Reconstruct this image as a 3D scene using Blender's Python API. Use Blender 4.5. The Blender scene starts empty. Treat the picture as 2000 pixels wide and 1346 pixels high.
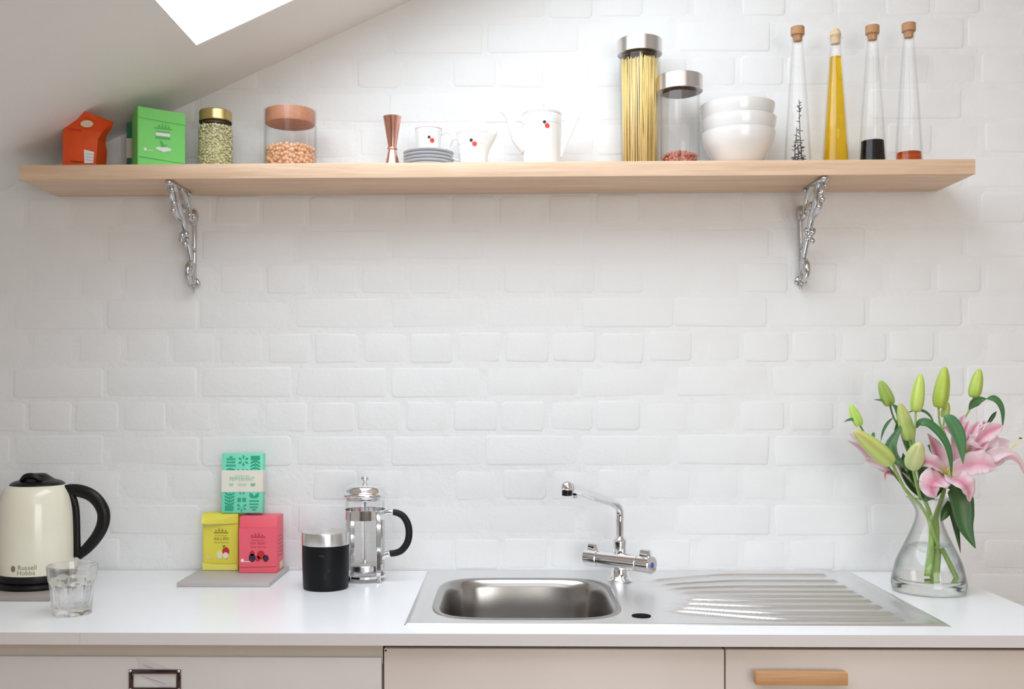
import bpy, bmesh, math, random
from mathutils import Vector, Matrix, Euler
random.seed(7)
PI = math.pi
SC = bpy.context.scene
COL = SC.collection

# ------------------------------------------------------------------ camera
W, H, F = 2000.0, 1346.0, 2010.0
CAM = Vector((0.0, -2.32, 1.313))
YAW, ROLL = math.radians(1.2), math.radians(-0.11)
ROT = Matrix.Rotation(YAW, 3, 'Z') @ Matrix.Rotation(PI / 2, 3, 'X') @ Matrix.Rotation(ROLL, 3, 'Z')
_v = ROT.transposed() @ Vector((0, 1, 0))
CX0 = 990.0 - F * _v.x / (-_v.z)
CY0 = 757.0 + F * _v.y / (-_v.z)
cam_data = bpy.data.cameras.new('camera')
cam = bpy.data.objects.new('camera', cam_data)
COL.objects.link(cam)
cam.location = CAM
cam.rotation_euler = ROT.to_euler()
cam_data.sensor_width = 36.0
cam_data.lens = F / W * 36.0
cam_data.shift_x = (W / 2 - CX0) / W
cam_data.shift_y = (CY0 - H / 2) / W
cam_data.clip_start = 0.05
SC.camera = cam

# ------------------------------------------------------------------ view, sky, lights
SC.view_settings.view_transform = 'Standard'
SC.view_settings.look = 'None'
SC.view_settings.gamma = 1.0
SC.view_settings.use_curve_mapping = False
SC.view_settings.exposure = -0.07
SC.cycles.max_bounces = 16
SC.cycles.transmission_bounces = 16
SC.cycles.transparent_max_bounces = 24
wd = bpy.data.worlds.new('sky')
SC.world = wd
wd.use_nodes = True
bgn = wd.node_tree.nodes['Background']
bgn.inputs[0].default_value = (0.86, 0.93, 1.0, 1)
bgn.inputs[1].default_value = 1.0

SLOPE = 0.456                       # the ceiling rises to the right
def ceil_z(x): return 2.286 + SLOPE * x
TILT = math.atan(SLOPE)

def area_light(name, loc, rot, sx, sy, power, color):
    l = bpy.data.lights.new(name, 'AREA')
    l.shape = 'RECTANGLE'; l.size = sx; l.size_y = sy
    l.energy = power; l.color = color
    o = bpy.data.objects.new(name, l); COL.objects.link(o)
    o.location = loc; o.rotation_euler = rot
    return o

SKY1 = (-0.625, 0.46, -1.80, -0.26)       # x0, x1, y0, y1 of the roof windows
SKY2 = (-0.625, 0.46, -3.50, -2.35)  # unseen second roof window, added to light the counter front
def sky_light(name, r, power, color):
    xm, ym = (r[0] + r[1]) / 2, (r[2] + r[3]) / 2
    n = Vector((-SLOPE, 0, 1)).normalized()
    p = Vector((xm, ym, ceil_z(xm))) + n * 0.115
    area_light(name, p, (0, -TILT, 0), (r[1] - r[0]) / math.cos(TILT) + 0.05, r[3] - r[2] + 0.05, power, color)
sky_light('skylight_daylight', SKY1, 25.5, (0.83, 0.92, 1.0))
sky_light('rear_skylight_fill', SKY2, 13.0, (0.88, 0.945, 1.0))  # fill light through the added rear roof window
area_light('window_fill_light', (1.2, -4.56, 1.45), (PI / 2, 0, 0), 1.9, 1.7, 53.0, (1.0, 0.945, 0.89))  # unseen window behind the viewer, added as warm fill light

# ------------------------------------------------------------------ helpers
def at(px, py, y):
    """world point seen at a photograph pixel, on the vertical plane at depth y"""
    d = ROT @ Vector(((px - CX0) / F, -(py - CY0) / F, -1.0))
    t = (y - CAM.y) / d.y
    return CAM + d * t
def mpp(y): return (y - CAM.y) / F          # metres per pixel at depth y
def onz(px, py, z):
    d = ROT @ Vector(((px - CX0) / F, -(py - CY0) / F, -1.0))
    return CAM + d * ((z - CAM.z) / d.z)

def S(r, g, b):
    def c(u):
        u /= 255.0
        return u / 12.92 if u <= 0.04045 else ((u + 0.055) / 1.055) ** 2.4
    return (c(r), c(g), c(b), 1.0)

def tag(o, label=None, cat=None, group=None, kind=None):
    if label: o['label'] = label
    if cat: o['category'] = cat
    if group: o['group'] = group
    if kind: o['kind'] = kind
    return o
def empty(name, loc, rz=0.0):
    o = bpy.data.objects.new(name, None); COL.objects.link(o)
    o.empty_display_size = 0.02
    o.location = loc; o.rotation_euler = (0, 0, rz)
    return o
def thing(name, label, cat, loc, rz=0.0, group=None):
    return tag(empty(name, loc, rz), label, cat, group)
def obj(name, bm, m, parent=None, smooth=True, loc=None, rot=None):
    me = bpy.data.meshes.new(name)
    if isinstance(bm, bpy.types.Mesh):
        me = bm
    else:
        bmesh.ops.recalc_face_normals(bm, faces=bm.faces[:])
        for f in bm.faces: f.smooth = bool(smooth)
        bm.to_mesh(me); bm.free()
        if smooth == 'auto':
            me.set_sharp_from_angle(angle=math.radians(25))
    if m is not None and not me.materials: me.materials.append(m)
    o = bpy.data.objects.new(name, me); COL.objects.link(o)
    if parent is not None: o.parent = parent
    if loc is not None: o.location = loc
    if rot is not None: o.rotation_euler = rot
    return o
def copy_tree(o, parent=None):
    c = o.copy(); COL.objects.link(c)
    if parent is not None: c.parent = parent
    for ch in list(o.children): copy_tree(ch, c)
    return c

def join(dst, src, mat4=None):
    vm = {}
    for v in src.verts: vm[v] = dst.verts.new((mat4 @ v.co) if mat4 else v.co)
    for f in src.faces:
        try: dst.faces.new([vm[v] for v in f.verts])
        except ValueError: pass
    src.free()
    return dst
def box(sx, sy, sz, bev=0.0, seg=2, c=(0, 0, 0)):
    bm = bmesh.new()
    bmesh.ops.create_cube(bm, size=1.0)
    for v in bm.verts: v.co = Vector((v.co.x * sx, v.co.y * sy, v.co.z * sz))
    if bev > 0:
        bmesh.ops.bevel(bm, geom=bm.edges[:], offset=bev, segments=seg, affect='EDGES', profile=0.5)
    for v in bm.verts: v.co += Vector(c)
    return bm
def box2(p0, p1, bev=0.0, seg=2):
    p0, p1 = Vector(p0), Vector(p1)
    d = p1 - p0
    return box(abs(d.x), abs(d.y), abs(d.z), bev, seg, (p0 + p1) / 2)
def lathe(prof, n=48, a0=0.0):
    """closed solid of revolution; r=0 at an end closes to a point"""
    bm = bmesh.new(); rings = []
    for r, z in prof:
        if r <= 1e-6: rings.append([bm.verts.new((0, 0, z))])
        else: rings.append([bm.verts.new((r * math.cos(a0 + 2 * PI * i / n), r * math.sin(a0 + 2 * PI * i / n), z)) for i in range(n)])
    for a, b in zip(rings, rings[1:]):
        for i in range(n):
            j = (i + 1) % n
            if len(a) == 1 and len(b) == 1: continue
            if len(a) == 1: bm.faces.new((a[0], b[i], b[j]))
            elif len(b) == 1: bm.faces.new((a[i], b[0], a[j]))
            else: bm.faces.new((a[i], a[j], b[j], b[i]))
    return bm
def smooth_prof(pts, k=4):
    return catmull(pts, k)
def catmull(pts, k=6):
    n = len(pts); dim = len(pts[0])
    if n < 3: return [tuple(p) for p in pts]
    out = []
    for i in range(n - 1):
        p0, p1, p2, p3 = pts[max(i - 1, 0)], pts[i], pts[i + 1], pts[min(i + 2, n - 1)]
        for s in range(k):
            t = s / k
            out.append(tuple(0.5 * (2 * p1[d] + (p2[d] - p0[d]) * t + (2 * p0[d] - 5 * p1[d] + 4 * p2[d] - p3[d]) * t * t
                             + (3 * p1[d] - p0[d] - 3 * p2[d] + p3[d]) * t ** 3) for d in range(dim)))
    out.append(tuple(pts[-1]))
    return out
def tube(pts, rad, n=12, k=5, flat=1.0, up=(0, 0, 1), closed=False):
    """tube through points; rad is a number or one per point; flat squashes across the section"""
    if not isinstance(rad, (list, tuple)): rad = [rad] * len(pts)
    q = catmull([tuple(p) + (r,) for p, r in zip([tuple(p) for p in pts], rad)], k)
    P = [Vector(a[:3]) for a in q]; R = [max(a[3], 1e-5) for a in q]
    bm = bmesh.new(); rings = []
    ref = Vector(up); prev = None
    for i, p in enumerate(P):
        t = (P[min(i + 1, len(P) - 1)] - P[max(i - 1, 0)]).normalized()
        if prev is None:
            u = ref - t * ref.dot(t)
            if u.length < 1e-3: u = Vector((1, 0, 0)) - t * t.x
        else: u = prev - t * prev.dot(t)
        u.normalize(); prev = u
        w = t.cross(u)
        rings.append([bm.verts.new(p + (u * math.cos(2 * PI * j / n) + w * math.sin(2 * PI * j / n) * flat) * R[i]) for j in range(n)])
    for a, b in zip(rings, rings[1:]):
        for j in range(n):
            bm.faces.new((a[j], a[(j + 1) % n], b[(j + 1) % n], b[j]))
    bm.faces.new(rings[0]); bm.faces.new(rings[-1])
    return bm
def ball(r, c=(0, 0, 0), sub=2, sx=1, sy=1, sz=1, rot=None):
    bm = bmesh.new()
    bmesh.ops.create_icosphere(bm, subdivisions=sub, radius=r)
    M = rot.to_matrix() if rot else Matrix.Identity(3)
    for v in bm.verts: v.co = M @ Vector((v.co.x * sx, v.co.y * sy, v.co.z * sz)) + Vector(c)
    return bm
def cyl_between(p0, p1, r0, r1=None, n=20, bev=0.0):
    p0, p1 = Vector(p0), Vector(p1)
    r1 = r0 if r1 is None else r1
    L = (p1 - p0).length
    if bev > 0: pr = [(0, 0), (r0 - bev, 0), (r0, bev), (r1, L - bev), (r1 - bev, L), (0, L)]
    else: pr = [(0, 0), (r0, 0), (r1, L), (0, L)]
    bm = lathe(pr, n)
    M = (p1 - p0).to_track_quat('Z', 'Y').to_matrix()
    for v in bm.verts: v.co = M @ v.co + p0
    return bm
def poly(pts, th, axis='y'):
    """flat polygon in the xz plane with thickness th along y (from 0 towards +th)"""
    bm = bmesh.new()
    a = [bm.verts.new((x, 0, z)) for x, z in pts]
    b = [bm.verts.new((x, th, z)) for x, z in pts]
    n = len(pts)
    bm.faces.new(a); bm.faces.new(b[::-1])
    for i in range(n): bm.faces.new((a[i], b[i], b[(i + 1) % n], a[(i + 1) % n]))
    return bm
def disc_pts(cx, cz, r, n=16, rx=1.0): return [(cx + r * rx * math.cos(2 * PI * i / n), cz + r * math.sin(2 * PI * i / n)) for i in range(n)]
def rect_pts(x0, z0, x1, z1): return [(x0, z0), (x1, z0), (x1, z1), (x0, z1)]
def text_bm(body, size, align='CENTER', ext=0.00012, sx=1.0):
    """lettering in the xz plane, front towards -y"""
    cu = bpy.data.curves.new('lettering', 'FONT')
    cu.body = body; cu.size = size; cu.align_x = align; cu.extrude = ext; cu.resolution_u = 3
    o = bpy.data.objects.new('lettering', cu); COL.objects.link(o)
    dg = bpy.context.evaluated_depsgraph_get()
    me = bpy.data.meshes.new_from_object(o.evaluated_get(dg))
    bm = bmesh.new(); bm.from_mesh(me)
    for v in bm.verts: v.co = Vector((v.co.x * sx, -v.co.z, v.co.y))
    bpy.data.objects.remove(o); bpy.data.curves.remove(cu); bpy.data.meshes.remove(me)
    return bm
def move(bm, d):
    d = Vector(d)
    for v in bm.verts: v.co += d
    return bm
def xform(bm, M):
    for v in bm.verts: v.co = M @ v.co
    return bm

# ------------------------------------------------------------------ materials (all procedural)
def newmat(name):
    m = bpy.data.materials.new(name); m.use_nodes = True
    nt = m.node_tree
    return m, nt, nt.nodes['Principled BSDF'], nt.nodes['Material Output']
def node(nt, kind, **kw):
    n = nt.nodes.new(kind)
    for k, v in kw.items(): setattr(n, k, v)
    return n
def coords(nt, scale=(1, 1, 1), kind='Object'):
    tc = node(nt, 'ShaderNodeTexCoord'); mp = node(nt, 'ShaderNodeMapping')
    mp.inputs['Scale'].default_value = scale
    nt.links.new(tc.outputs[kind], mp.inputs['Vector'])
    return mp.outputs['Vector']
def noise(nt, vec, scale, detail=3, rough=0.5):
    n = node(nt, 'ShaderNodeTexNoise')
    n.inputs['Scale'].default_value = scale; n.inputs['Detail'].default_value = detail; n.inputs['Roughness'].default_value = rough
    nt.links.new(vec, n.inputs['Vector'])
    return n.outputs['Fac']
def ramp(nt, fac, stops):
    r = node(nt, 'ShaderNodeValToRGB')
    while len(r.color_ramp.elements) < len(stops): r.color_ramp.elements.new(0.5)
    for e, (p, c) in zip(r.color_ramp.elements, stops): e.position = p; e.color = c
    nt.links.new(fac, r.inputs['Fac'])
    return r.outputs['Color']
def bump(nt, bs, h, strength, dist=0.002):
    b = node(nt, 'ShaderNodeBump'); b.inputs['Strength'].default_value = strength; b.inputs['Distance'].default_value = dist
    nt.links.new(h, b.inputs['Height']); nt.links.new(b.outputs['Normal'], bs.inputs['Normal'])
    return b
def plain(name, col, rough=0.5, metal=0.0, var=0.04, scale=30.0, bmp=0.0, bscale=200.0, stretch=(1, 1, 1), coat=0.0, spec=0.5, sss=0.0):
    m, nt, bs, out = newmat(name)
    v = coords(nt, stretch)
    f = noise(nt, v, scale)
    a = tuple(max(0, c * (1 - var)) for c in col[:3]) + (1,)
    b = tuple(min(1, c * (1 + var)) for c in col[:3]) + (1,)
    nt.links.new(ramp(nt, f, [(0.3, a), (0.7, b)]), bs.inputs['Base Color'])
    bs.inputs['Roughness'].default_value = rough
    bs.inputs['Metallic'].default_value = metal
    bs.inputs['Coat Weight'].default_value = coat
    bs.inputs['Coat Roughness'].default_value = 0.08
    bs.inputs['Specular IOR Level'].default_value = spec
    if bmp > 0: bump(nt, bs, noise(nt, v, bscale, 4), bmp)
    return m
def thin_glass(name, tint=(1, 1, 1), edge=(0.72, 0.77, 0.77), refl=0.5, power=4.6, edge_amt=0.85, base=0.018):
    """a thin clear wall: light goes straight through, the grazing rim turns darker and mirrors the room"""
    m, nt, bs, out = newmat(name)
    nt.nodes.remove(bs)
    lw = node(nt, 'ShaderNodeLayerWeight'); lw.inputs['Blend'].default_value = 0.5
    pw = node(nt, 'ShaderNodeMath', operation='POWER'); pw.inputs[1].default_value = power
    nt.links.new(lw.outputs['Facing'], pw.inputs[0])
    ml = node(nt, 'ShaderNodeMath', operation='MULTIPLY_ADD'); ml.inputs[1].default_value = refl; ml.inputs[2].default_value = base
    nt.links.new(pw.outputs[0], ml.inputs[0])
    ed = node(nt, 'ShaderNodeMath', operation='MULTIPLY'); ed.inputs[1].default_value = edge_amt
    nt.links.new(pw.outputs[0], ed.inputs[0])
    wv = noise(nt, coords(nt), 6.0, 2)
    mx = node(nt, 'ShaderNodeMix', data_type='RGBA')
    mx.inputs[6].default_value = tuple(tint) + (1,); mx.inputs[7].default_value = tuple(edge) + (1,)
    nt.links.new(ed.outputs[0], mx.inputs[0])
    tr = node(nt, 'ShaderNodeBsdfTransparent'); gl = node(nt, 'ShaderNodeBsdfGlossy')
    gl.inputs['Roughness'].default_value = 0.02
    bmpn = node(nt, 'ShaderNodeBump'); bmpn.inputs['Strength'].default_value = 0.04; bmpn.inputs['Distance'].default_value = 0.01
    nt.links.new(wv, bmpn.inputs['Height']); nt.links.new(bmpn.outputs['Normal'], gl.inputs['Normal'])
    nt.links.new(mx.outputs[2], tr.inputs['Color'])
    ms = node(nt, 'ShaderNodeMixShader')
    nt.links.new(ml.outputs[0], ms.inputs[0]); nt.links.new(tr.outputs[0], ms.inputs[1]); nt.links.new(gl.outputs[0], ms.inputs[2])
    nt.links.new(ms.outputs[0], out.inputs['Surface'])
    return m
def solid_glass(name, col=(1, 1, 1, 1), ior=1.45, rough=0.0):
    m, nt, bs, out = newmat(name)
    bs.inputs['Base Color'].default_value = col
    bs.inputs['Transmission Weight'].default_value = 1.0
    bs.inputs['IOR'].default_value = ior
    f = noise(nt, coords(nt), 8.0, 2)
    mr = node(nt, 'ShaderNodeMapRange'); mr.inputs[3].default_value = rough; mr.inputs[4].default_value = rough + 0.015
    nt.links.new(f, mr.inputs[0]); nt.links.new(mr.outputs[0], bs.inputs['Roughness'])
    return m
def wood(name, dark, mid, light, scale=9.0, axis=0, rough=0.45, knots=True):
    m, nt, bs, out = newmat(name)
    st = [14, 14, 14]; st[axis] = 0.9
    v = coords(nt, tuple(st))
    n1 = noise(nt, v, scale * 0.35, 5, 0.6)
    st2 = [60, 60, 60]; st2[axis] = 1.6
    n2 = noise(nt, coords(nt, tuple(st2)), 5.0, 3, 0.6)
    mixf = node(nt, 'ShaderNodeMath', operation='MULTIPLY_ADD'); mixf.inputs[1].default_value = 0.45
    nt.links.new(n2, mixf.inputs[0])
    s = node(nt, 'ShaderNodeMath', operation='MULTIPLY'); s.inputs[1].default_value = 0.55
    nt.links.new(n1, s.inputs[0]); nt.links.new(s.outputs[0], mixf.inputs[2])
    nt.links.new(ramp(nt, mixf.outputs[0], [(0.33, dark), (0.5, mid), (0.66, light)]), bs.inputs['Base Color'])
    bs.inputs['Roughness'].default_value = rough
    bump(nt, bs, n2, 0.12, 0.0008)
    return m
def painted(name, col, fine=0.25, lumps=0.35, rough=0.5):
    m, nt, bs, out = newmat(name)
    v = coords(nt)
    oi = node(nt, 'ShaderNodeObjectInfo')
    off = node(nt, 'ShaderNodeVectorMath', operation='MULTIPLY_ADD')
    cmb = node(nt, 'ShaderNodeCombineXYZ')
    for k in range(3): nt.links.new(oi.outputs['Random'], cmb.inputs[k])
    off.inputs[1].default_value = (37.0, 91.0, 53.0)
    nt.links.new(cmb.outputs[0], off.inputs[0]); nt.links.new(v, off.inputs[2])
    vec = off.outputs[0]
    a = tuple(c * 0.985 for c in col[:3]) + (1,)
    nt.links.new(ramp(nt, noise(nt, vec, 14.0, 3), [(0.3, a), (0.7, col)]), bs.inputs['Base Color'])
    bs.inputs['Roughness'].default_value = rough
    n1 = noise(nt, vec, 150.0, 4, 0.6); n2 = noise(nt, vec, 26.0, 3, 0.5)
    b1 = node(nt, 'ShaderNodeBump'); b1.inputs['Strength'].default_value = lumps; b1.inputs['Distance'].default_value = 0.006
    b2 = node(nt, 'ShaderNodeBump'); b2.inputs['Strength'].default_value = fine; b2.inputs['Distance'].default_value = 0.0015
    nt.links.new(n2, b1.inputs['Height']); nt.links.new(n1, b2.inputs['Height'])
    nt.links.new(b1.outputs['Normal'], b2.inputs['Normal']); nt.links.new(b2.outputs['Normal'], bs.inputs['Normal'])
    return m
def steel(name, col, rough, stretch=(1, 40, 40), amt=0.08):
    m, nt, bs, out = newmat(name)
    f = noise(nt, coords(nt, stretch), 30.0, 3)
    bs.inputs['Base Color'].default_value = col
    bs.inputs['Metallic'].default_value = 1.0
    mr = node(nt, 'ShaderNodeMapRange'); mr.inputs[3].default_value = rough - amt; mr.inputs[4].default_value = rough + amt
    nt.links.new(f, mr.inputs[0]); nt.links.new(mr.outputs[0], bs.inputs['Roughness'])
    return m
def tinted(name, rough=0.45, sss=0.0, spec=0.4, trans=0.0):
    """colour comes from the mesh's own colour attribute (petals, buds, leaves)"""
    m, nt, bs, out = newmat(name)
    at_ = node(nt, 'ShaderNodeAttribute', attribute_name='Col')
    f = noise(nt, coords(nt, (1, 1, 1)), 120.0, 3)
    mx = node(nt, 'ShaderNodeMix', data_type='RGBA', blend_type='MULTIPLY')
    mx.inputs[0].default_value = 0.25
    nt.links.new(at_.outputs['Color'], mx.inputs[6]); nt.links.new(ramp(nt, f, [(0.3, (0.8, 0.8, 0.8, 1)), (0.7, (1, 1, 1, 1))]), mx.inputs[7])
    nt.links.new(mx.outputs[2], bs.inputs['Base Color'])
    bs.inputs['Roughness'].default_value = rough
    bs.inputs['Specular IOR Level'].default_value = spec
    if trans > 0:
        tl = node(nt, 'ShaderNodeBsdfTranslucent'); nt.links.new(mx.outputs[2], tl.inputs['Color'])
        ms = node(nt, 'ShaderNodeMixShader'); ms.inputs[0].default_value = trans
        nt.links.new(bs.outputs[0], ms.inputs[1]); nt.links.new(tl.outputs[0], ms.inputs[2])
        nt.links.new(ms.outputs[0], out.inputs['Surface'])
    return m

M_WALL = painted('white_brick_paint', (0.83, 0.83, 0.83, 1), 0.13, 0.30)
M_MORTAR = painted('white_mortar_paint', (0.83, 0.83, 0.83, 1), 0.34, 0.62)
M_PLASTER = painted('smooth_white_plaster', (0.86, 0.855, 0.85, 1), 0.03, 0.04)
M_ROOM = painted('off_white_room_paint', (0.70, 0.69, 0.675, 1), 0.03, 0.04)
M_FRONT = painted('taupe_room_paint', (0.30, 0.275, 0.255, 1), 0.03, 0.04)
M_FLOOR = wood('floor_boards', S(168, 142, 118), S(190, 164, 138), S(206, 182, 158), 6)
M_OAK = wood('oak', S(206, 172, 142), S(226, 194, 164), S(238, 210, 184), 9)
M_OAK2 = wood('oak_handle', S(176, 130, 86), S(196, 150, 104), S(210, 168, 122), 9)
M_BEECH = wood('beech_lid', S(170, 112, 82), S(190, 130, 98), S(204, 146, 114), 8)
M_CORK = plain('cork', S(186, 140, 100), 0.8, var=0.18, scale=260, bmp=0.3, bscale=500)
M_CORKL = plain('pale_stopper', S(222, 196, 158), 0.6, var=0.1, scale=200)
M_TOP = plain('white_laminate', (0.90, 0.90, 0.91, 1), 0.28, var=0.008, scale=12)
M_EDGE = plain('shaded_laminate_edge', S(218, 214, 215), 0.4, var=0.01, scale=12)  # greyer than the top: the edge's lower light put into its colour
M_DOOR = plain('pale_putty_door_paint', S(216, 206, 199), 0.45, var=0.012, scale=10)
M_DRAWER = plain('pale_grey_metal_paint', S(208, 206, 203), 0.42, var=0.015, scale=9)
M_RAIL = plain('grey_cabinet_rail', S(196, 190, 180), 0.5, var=0.02)
M_GAP = plain('dark_cabinet_inside', S(90, 78, 68), 0.7)
M_CHROME = steel('chrome', (0.86, 0.86, 0.88, 1), 0.055, (1, 1, 1), 0.02)
M_BCHROME = steel('bracket_chrome', (0.60, 0.60, 0.61, 1), 0.08, (1, 1, 1), 0.03)
M_DCHROME = steel('aged_dark_chrome', (0.15, 0.12, 0.115, 1), 0.14, (1, 1, 1), 0.05)
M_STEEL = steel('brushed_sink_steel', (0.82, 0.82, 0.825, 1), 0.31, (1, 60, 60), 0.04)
M_BOWLS = steel('shaded_bowl_steel', (0.40, 0.385, 0.37, 1), 0.24, (1, 1, 1), 0.02)  # sink steel darkened, the shade inside the bowl put into its colour
M_LID = steel('brushed_lid_steel', (0.74, 0.72, 0.705, 1), 0.30, (0.02, 0.02, 30), 0.03)
def turned(m, a=0.85):
    nt = m.node_tree; bs = nt.nodes['Principled BSDF']
    tg_ = node(nt, 'ShaderNodeTangent', direction_type='RADIAL', axis='Z')
    bs.inputs['Anisotropic'].default_value = a; bs.inputs['Anisotropic Rotation'].default_value = 0.25
    nt.links.new(tg_.outputs[0], bs.inputs['Tangent'])
turned(M_LID)
M_GOLD = steel('brass_screw_lid', S(205, 180, 120), 0.25, (1, 1, 1), 0.05)
M_COPPER = steel('polished_copper', S(236, 184, 170), 0.22, (1, 1, 1), 0.03)
M_BLACK = plain('black_plastic', S(17, 15, 17), 0.36, var=0.1, spec=0.3)
M_BLACKH = plain('black_handle_plastic', S(22, 22, 27), 0.5, var=0.1, spec=0.3)
M_HOLE = plain('dark_hole', S(8, 7, 12), 0.8, spec=0.1)
M_CREAM = plain('cream_enamel', S(236, 232, 212), 0.22, var=0.01, coat=0.4)
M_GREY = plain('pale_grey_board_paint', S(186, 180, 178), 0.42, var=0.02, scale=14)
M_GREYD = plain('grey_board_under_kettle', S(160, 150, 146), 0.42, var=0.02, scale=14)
M_CHINA = plain('white_china', (0.86, 0.86, 0.85, 1), 0.18, var=0.006, coat=0.3)
M_CHINAG = plain('pale_grey_china', (0.62, 0.65, 0.69, 1), 0.25, var=0.01, coat=0.3)
M_BOWLC = plain('white_bowl_china', (0.80, 0.785, 0.77, 1), 0.2, var=0.006, coat=0.3)
M_RED = plain('red_print', S(236, 70, 62), 0.4)
M_INK = plain('black_print', S(36, 32, 40), 0.4)
M_PINKL = plain('pale_pink_glaze_line', S(238, 196, 200), 0.4)
M_GLASS = thin_glass('clear_jar_glass')
M_GLASSB = thin_glass('clear_bottle_glass', edge=(0.66, 0.69, 0.69), edge_amt=0.85)
M_PANE = thin_glass('window_pane_glass', refl=0.25)
M_VASE = thin_glass('clear_vase_glass', edge=(0.36, 0.43, 0.41), edge_amt=0.9, power=2.4, refl=0.6)
M_TUMBLER = solid_glass('tumbler_glass', (1.0, 1.0, 1.0, 1), 1.40)
def clearer(m, amt):
    nt = m.node_tree; bs = nt.nodes['Principled BSDF']; out = nt.nodes['Material Output']
    tr = node(nt, 'ShaderNodeBsdfTransparent'); ms = node(nt, 'ShaderNodeMixShader'); ms.inputs[0].default_value = amt
    nt.links.new(bs.outputs[0], ms.inputs[1]); nt.links.new(tr.outputs[0], ms.inputs[2]); nt.links.new(ms.outputs[0], out.inputs['Surface'])
clearer(M_TUMBLER, 0.22)
M_VBASE = solid_glass('thick_vase_base_glass', (0.95, 0.985, 0.97, 1), 1.22)
M_WATER = solid_glass('water', (0.985, 1.0, 0.99, 1), 1.20)
M_OIL = solid_glass('olive_oil', S(240, 196, 14), 1.30)
M_AMBER = solid_glass('amber_vinegar', S(196, 84, 22), 1.30)
M_VINEGAR = plain('dark_vinegar', S(10, 6, 9), 0.15, spec=0.15)
M_LENTIL = plain('green_lentil_skin', S(214, 210, 164), 0.6, var=0.30, scale=150)
M_CHICK = plain('chickpea_skin', S(226, 176, 138), 0.55, var=0.16, scale=70)
M_BEAN = plain('red_brown_bean_skin', S(178, 108, 86), 0.5, var=0.35, scale=80)
M_PASTA = plain('dry_spaghetti', S(246, 218, 142), 0.5, var=0.08, scale=60, stretch=(4, 4, 0.3))
M_HERB = plain('dried_dark_herb', S(70, 58, 58), 0.8, var=0.4, scale=90)
M_MARBLE = None
M_YEL = plain('yellow_card', S(226, 216, 76), 0.5, var=0.015)
M_YELL = plain('light_yellow_card', S(238, 230, 110), 0.5, var=0.015)
M_CARDIN = plain('cream_card_edge', S(226, 206, 176), 0.6)
M_PINK = plain('coral_pink_card', S(240, 98, 116), 0.5, var=0.015)
M_PINKD = plain('dark_coral_print', S(182, 52, 74), 0.5)
M_OLIVE = plain('olive_print', S(140, 130, 30), 0.5)
M_OLIVED = plain('dark_olive_print', S(98, 92, 22), 0.5)
M_MINT = plain('mint_green_card', S(122, 224, 190), 0.5, var=0.015)
M_TEAL = plain('teal_print', S(44, 168, 132), 0.5)
M_TEALC = plain('dark_teal_card', S(52, 132, 108), 0.5)
M_BAND = plain('cream_paper_band', S(230, 226, 212), 0.6)
M_SAGE = plain('pale_green_print', S(166, 208, 184), 0.6)
M_SAGE2 = plain('sage_green_print', S(120, 190, 158), 0.6)
M_GREEN = plain('bright_green_card', S(126, 222, 112), 0.5, var=0.02)
M_GREENP = plain('mid_green_print', S(84, 180, 96), 0.5)
M_WPRINT = plain('white_print', S(236, 240, 238), 0.5)
M_ORANGE = plain('orange_packet_film', S(232, 84, 20), 0.42, var=0.08, scale=22, bmp=0.25, bscale=40)
M_ORANGED = plain('dark_red_orange_packet_film', S(206, 46, 16), 0.42, var=0.08, scale=22, bmp=0.25, bscale=40)
M_BROWNP = plain('brown_print', S(92, 40, 16), 0.6)
M_DKRED = plain('berry_red_print', S(196, 34, 44), 0.5)
M_DKBLUE = plain('blackberry_print', S(52, 36, 66), 0.5)
M_TAPE = plain('paper_scrap', S(208, 205, 208), 0.5, var=0.02)
M_STEM = plain('green_stem', S(154, 186, 100), 0.45, var=0.12, scale=30, stretch=(1, 1, 0.2))
M_STEMD = plain('dark_green_stem', S(92, 118, 62), 0.45, var=0.12, scale=30)
M_LEAF = tinted('lily_leaf', 0.36, trans=0.12)
M_PETAL = tinted('lily_petal', 0.5, trans=0.30)
M_BUD = tinted('lily_bud', 0.42)
def marble():
    m, nt, bs, out = newmat('black_marble')
    v = coords(nt)
    w = node(nt, 'ShaderNodeTexNoise'); w.inputs['Scale'].default_value = 22; w.inputs['Detail'].default_value = 6; w.inputs['Distortion'].default_value = 1.2
    nt.links.new(v, w.inputs['Vector'])
    c = ramp(nt, w.outputs['Fac'], [(0.0, S(11, 12, 17)), (0.66, S(11, 12, 18)), (0.70, S(62, 64, 68)), (0.73, S(12, 13, 18))])
    nt.links.new(c, bs.inputs['Base Color']); bs.inputs['Roughness'].default_value = 0.4; bs.inputs['Specular IOR Level'].default_value = 0.22
    return m
M_MARBLE = marble()

# ================================================================== the room
XL, XR, YF, RIDGE = -1.75, 3.2, -4.4, 1.9
ZR = ceil_z(RIDGE)
def ceil_any(x): return ceil_z(x) if x <= RIDGE else ZR - SLOPE * (x - RIDGE)
gable = [(XL, 0.0), (XR, 0.0), (XR, ceil_any(XR)), (RIDGE, ZR), (XL, ceil_any(XL))]
wall_back = tag(obj('wall_back', poly(gable, 0.2), M_MORTAR, smooth=False), kind='structure')
tag(obj('wall_left', box2((XL - 0.15, YF, 0), (XL, 0, ceil_any(XL) + 0.1)), M_ROOM, smooth=False), kind='structure')
tag(obj('wall_right', box2((XR, YF, 0), (XR + 0.15, 0, ceil_any(XR) + 0.1)), M_ROOM, smooth=False), kind='structure')
tag(obj('floor', box2((XL - .15, YF - .15, -0.1), (XR + .15, 0.2, 0)), M_FLOOR, smooth=False), kind='structure')
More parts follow.
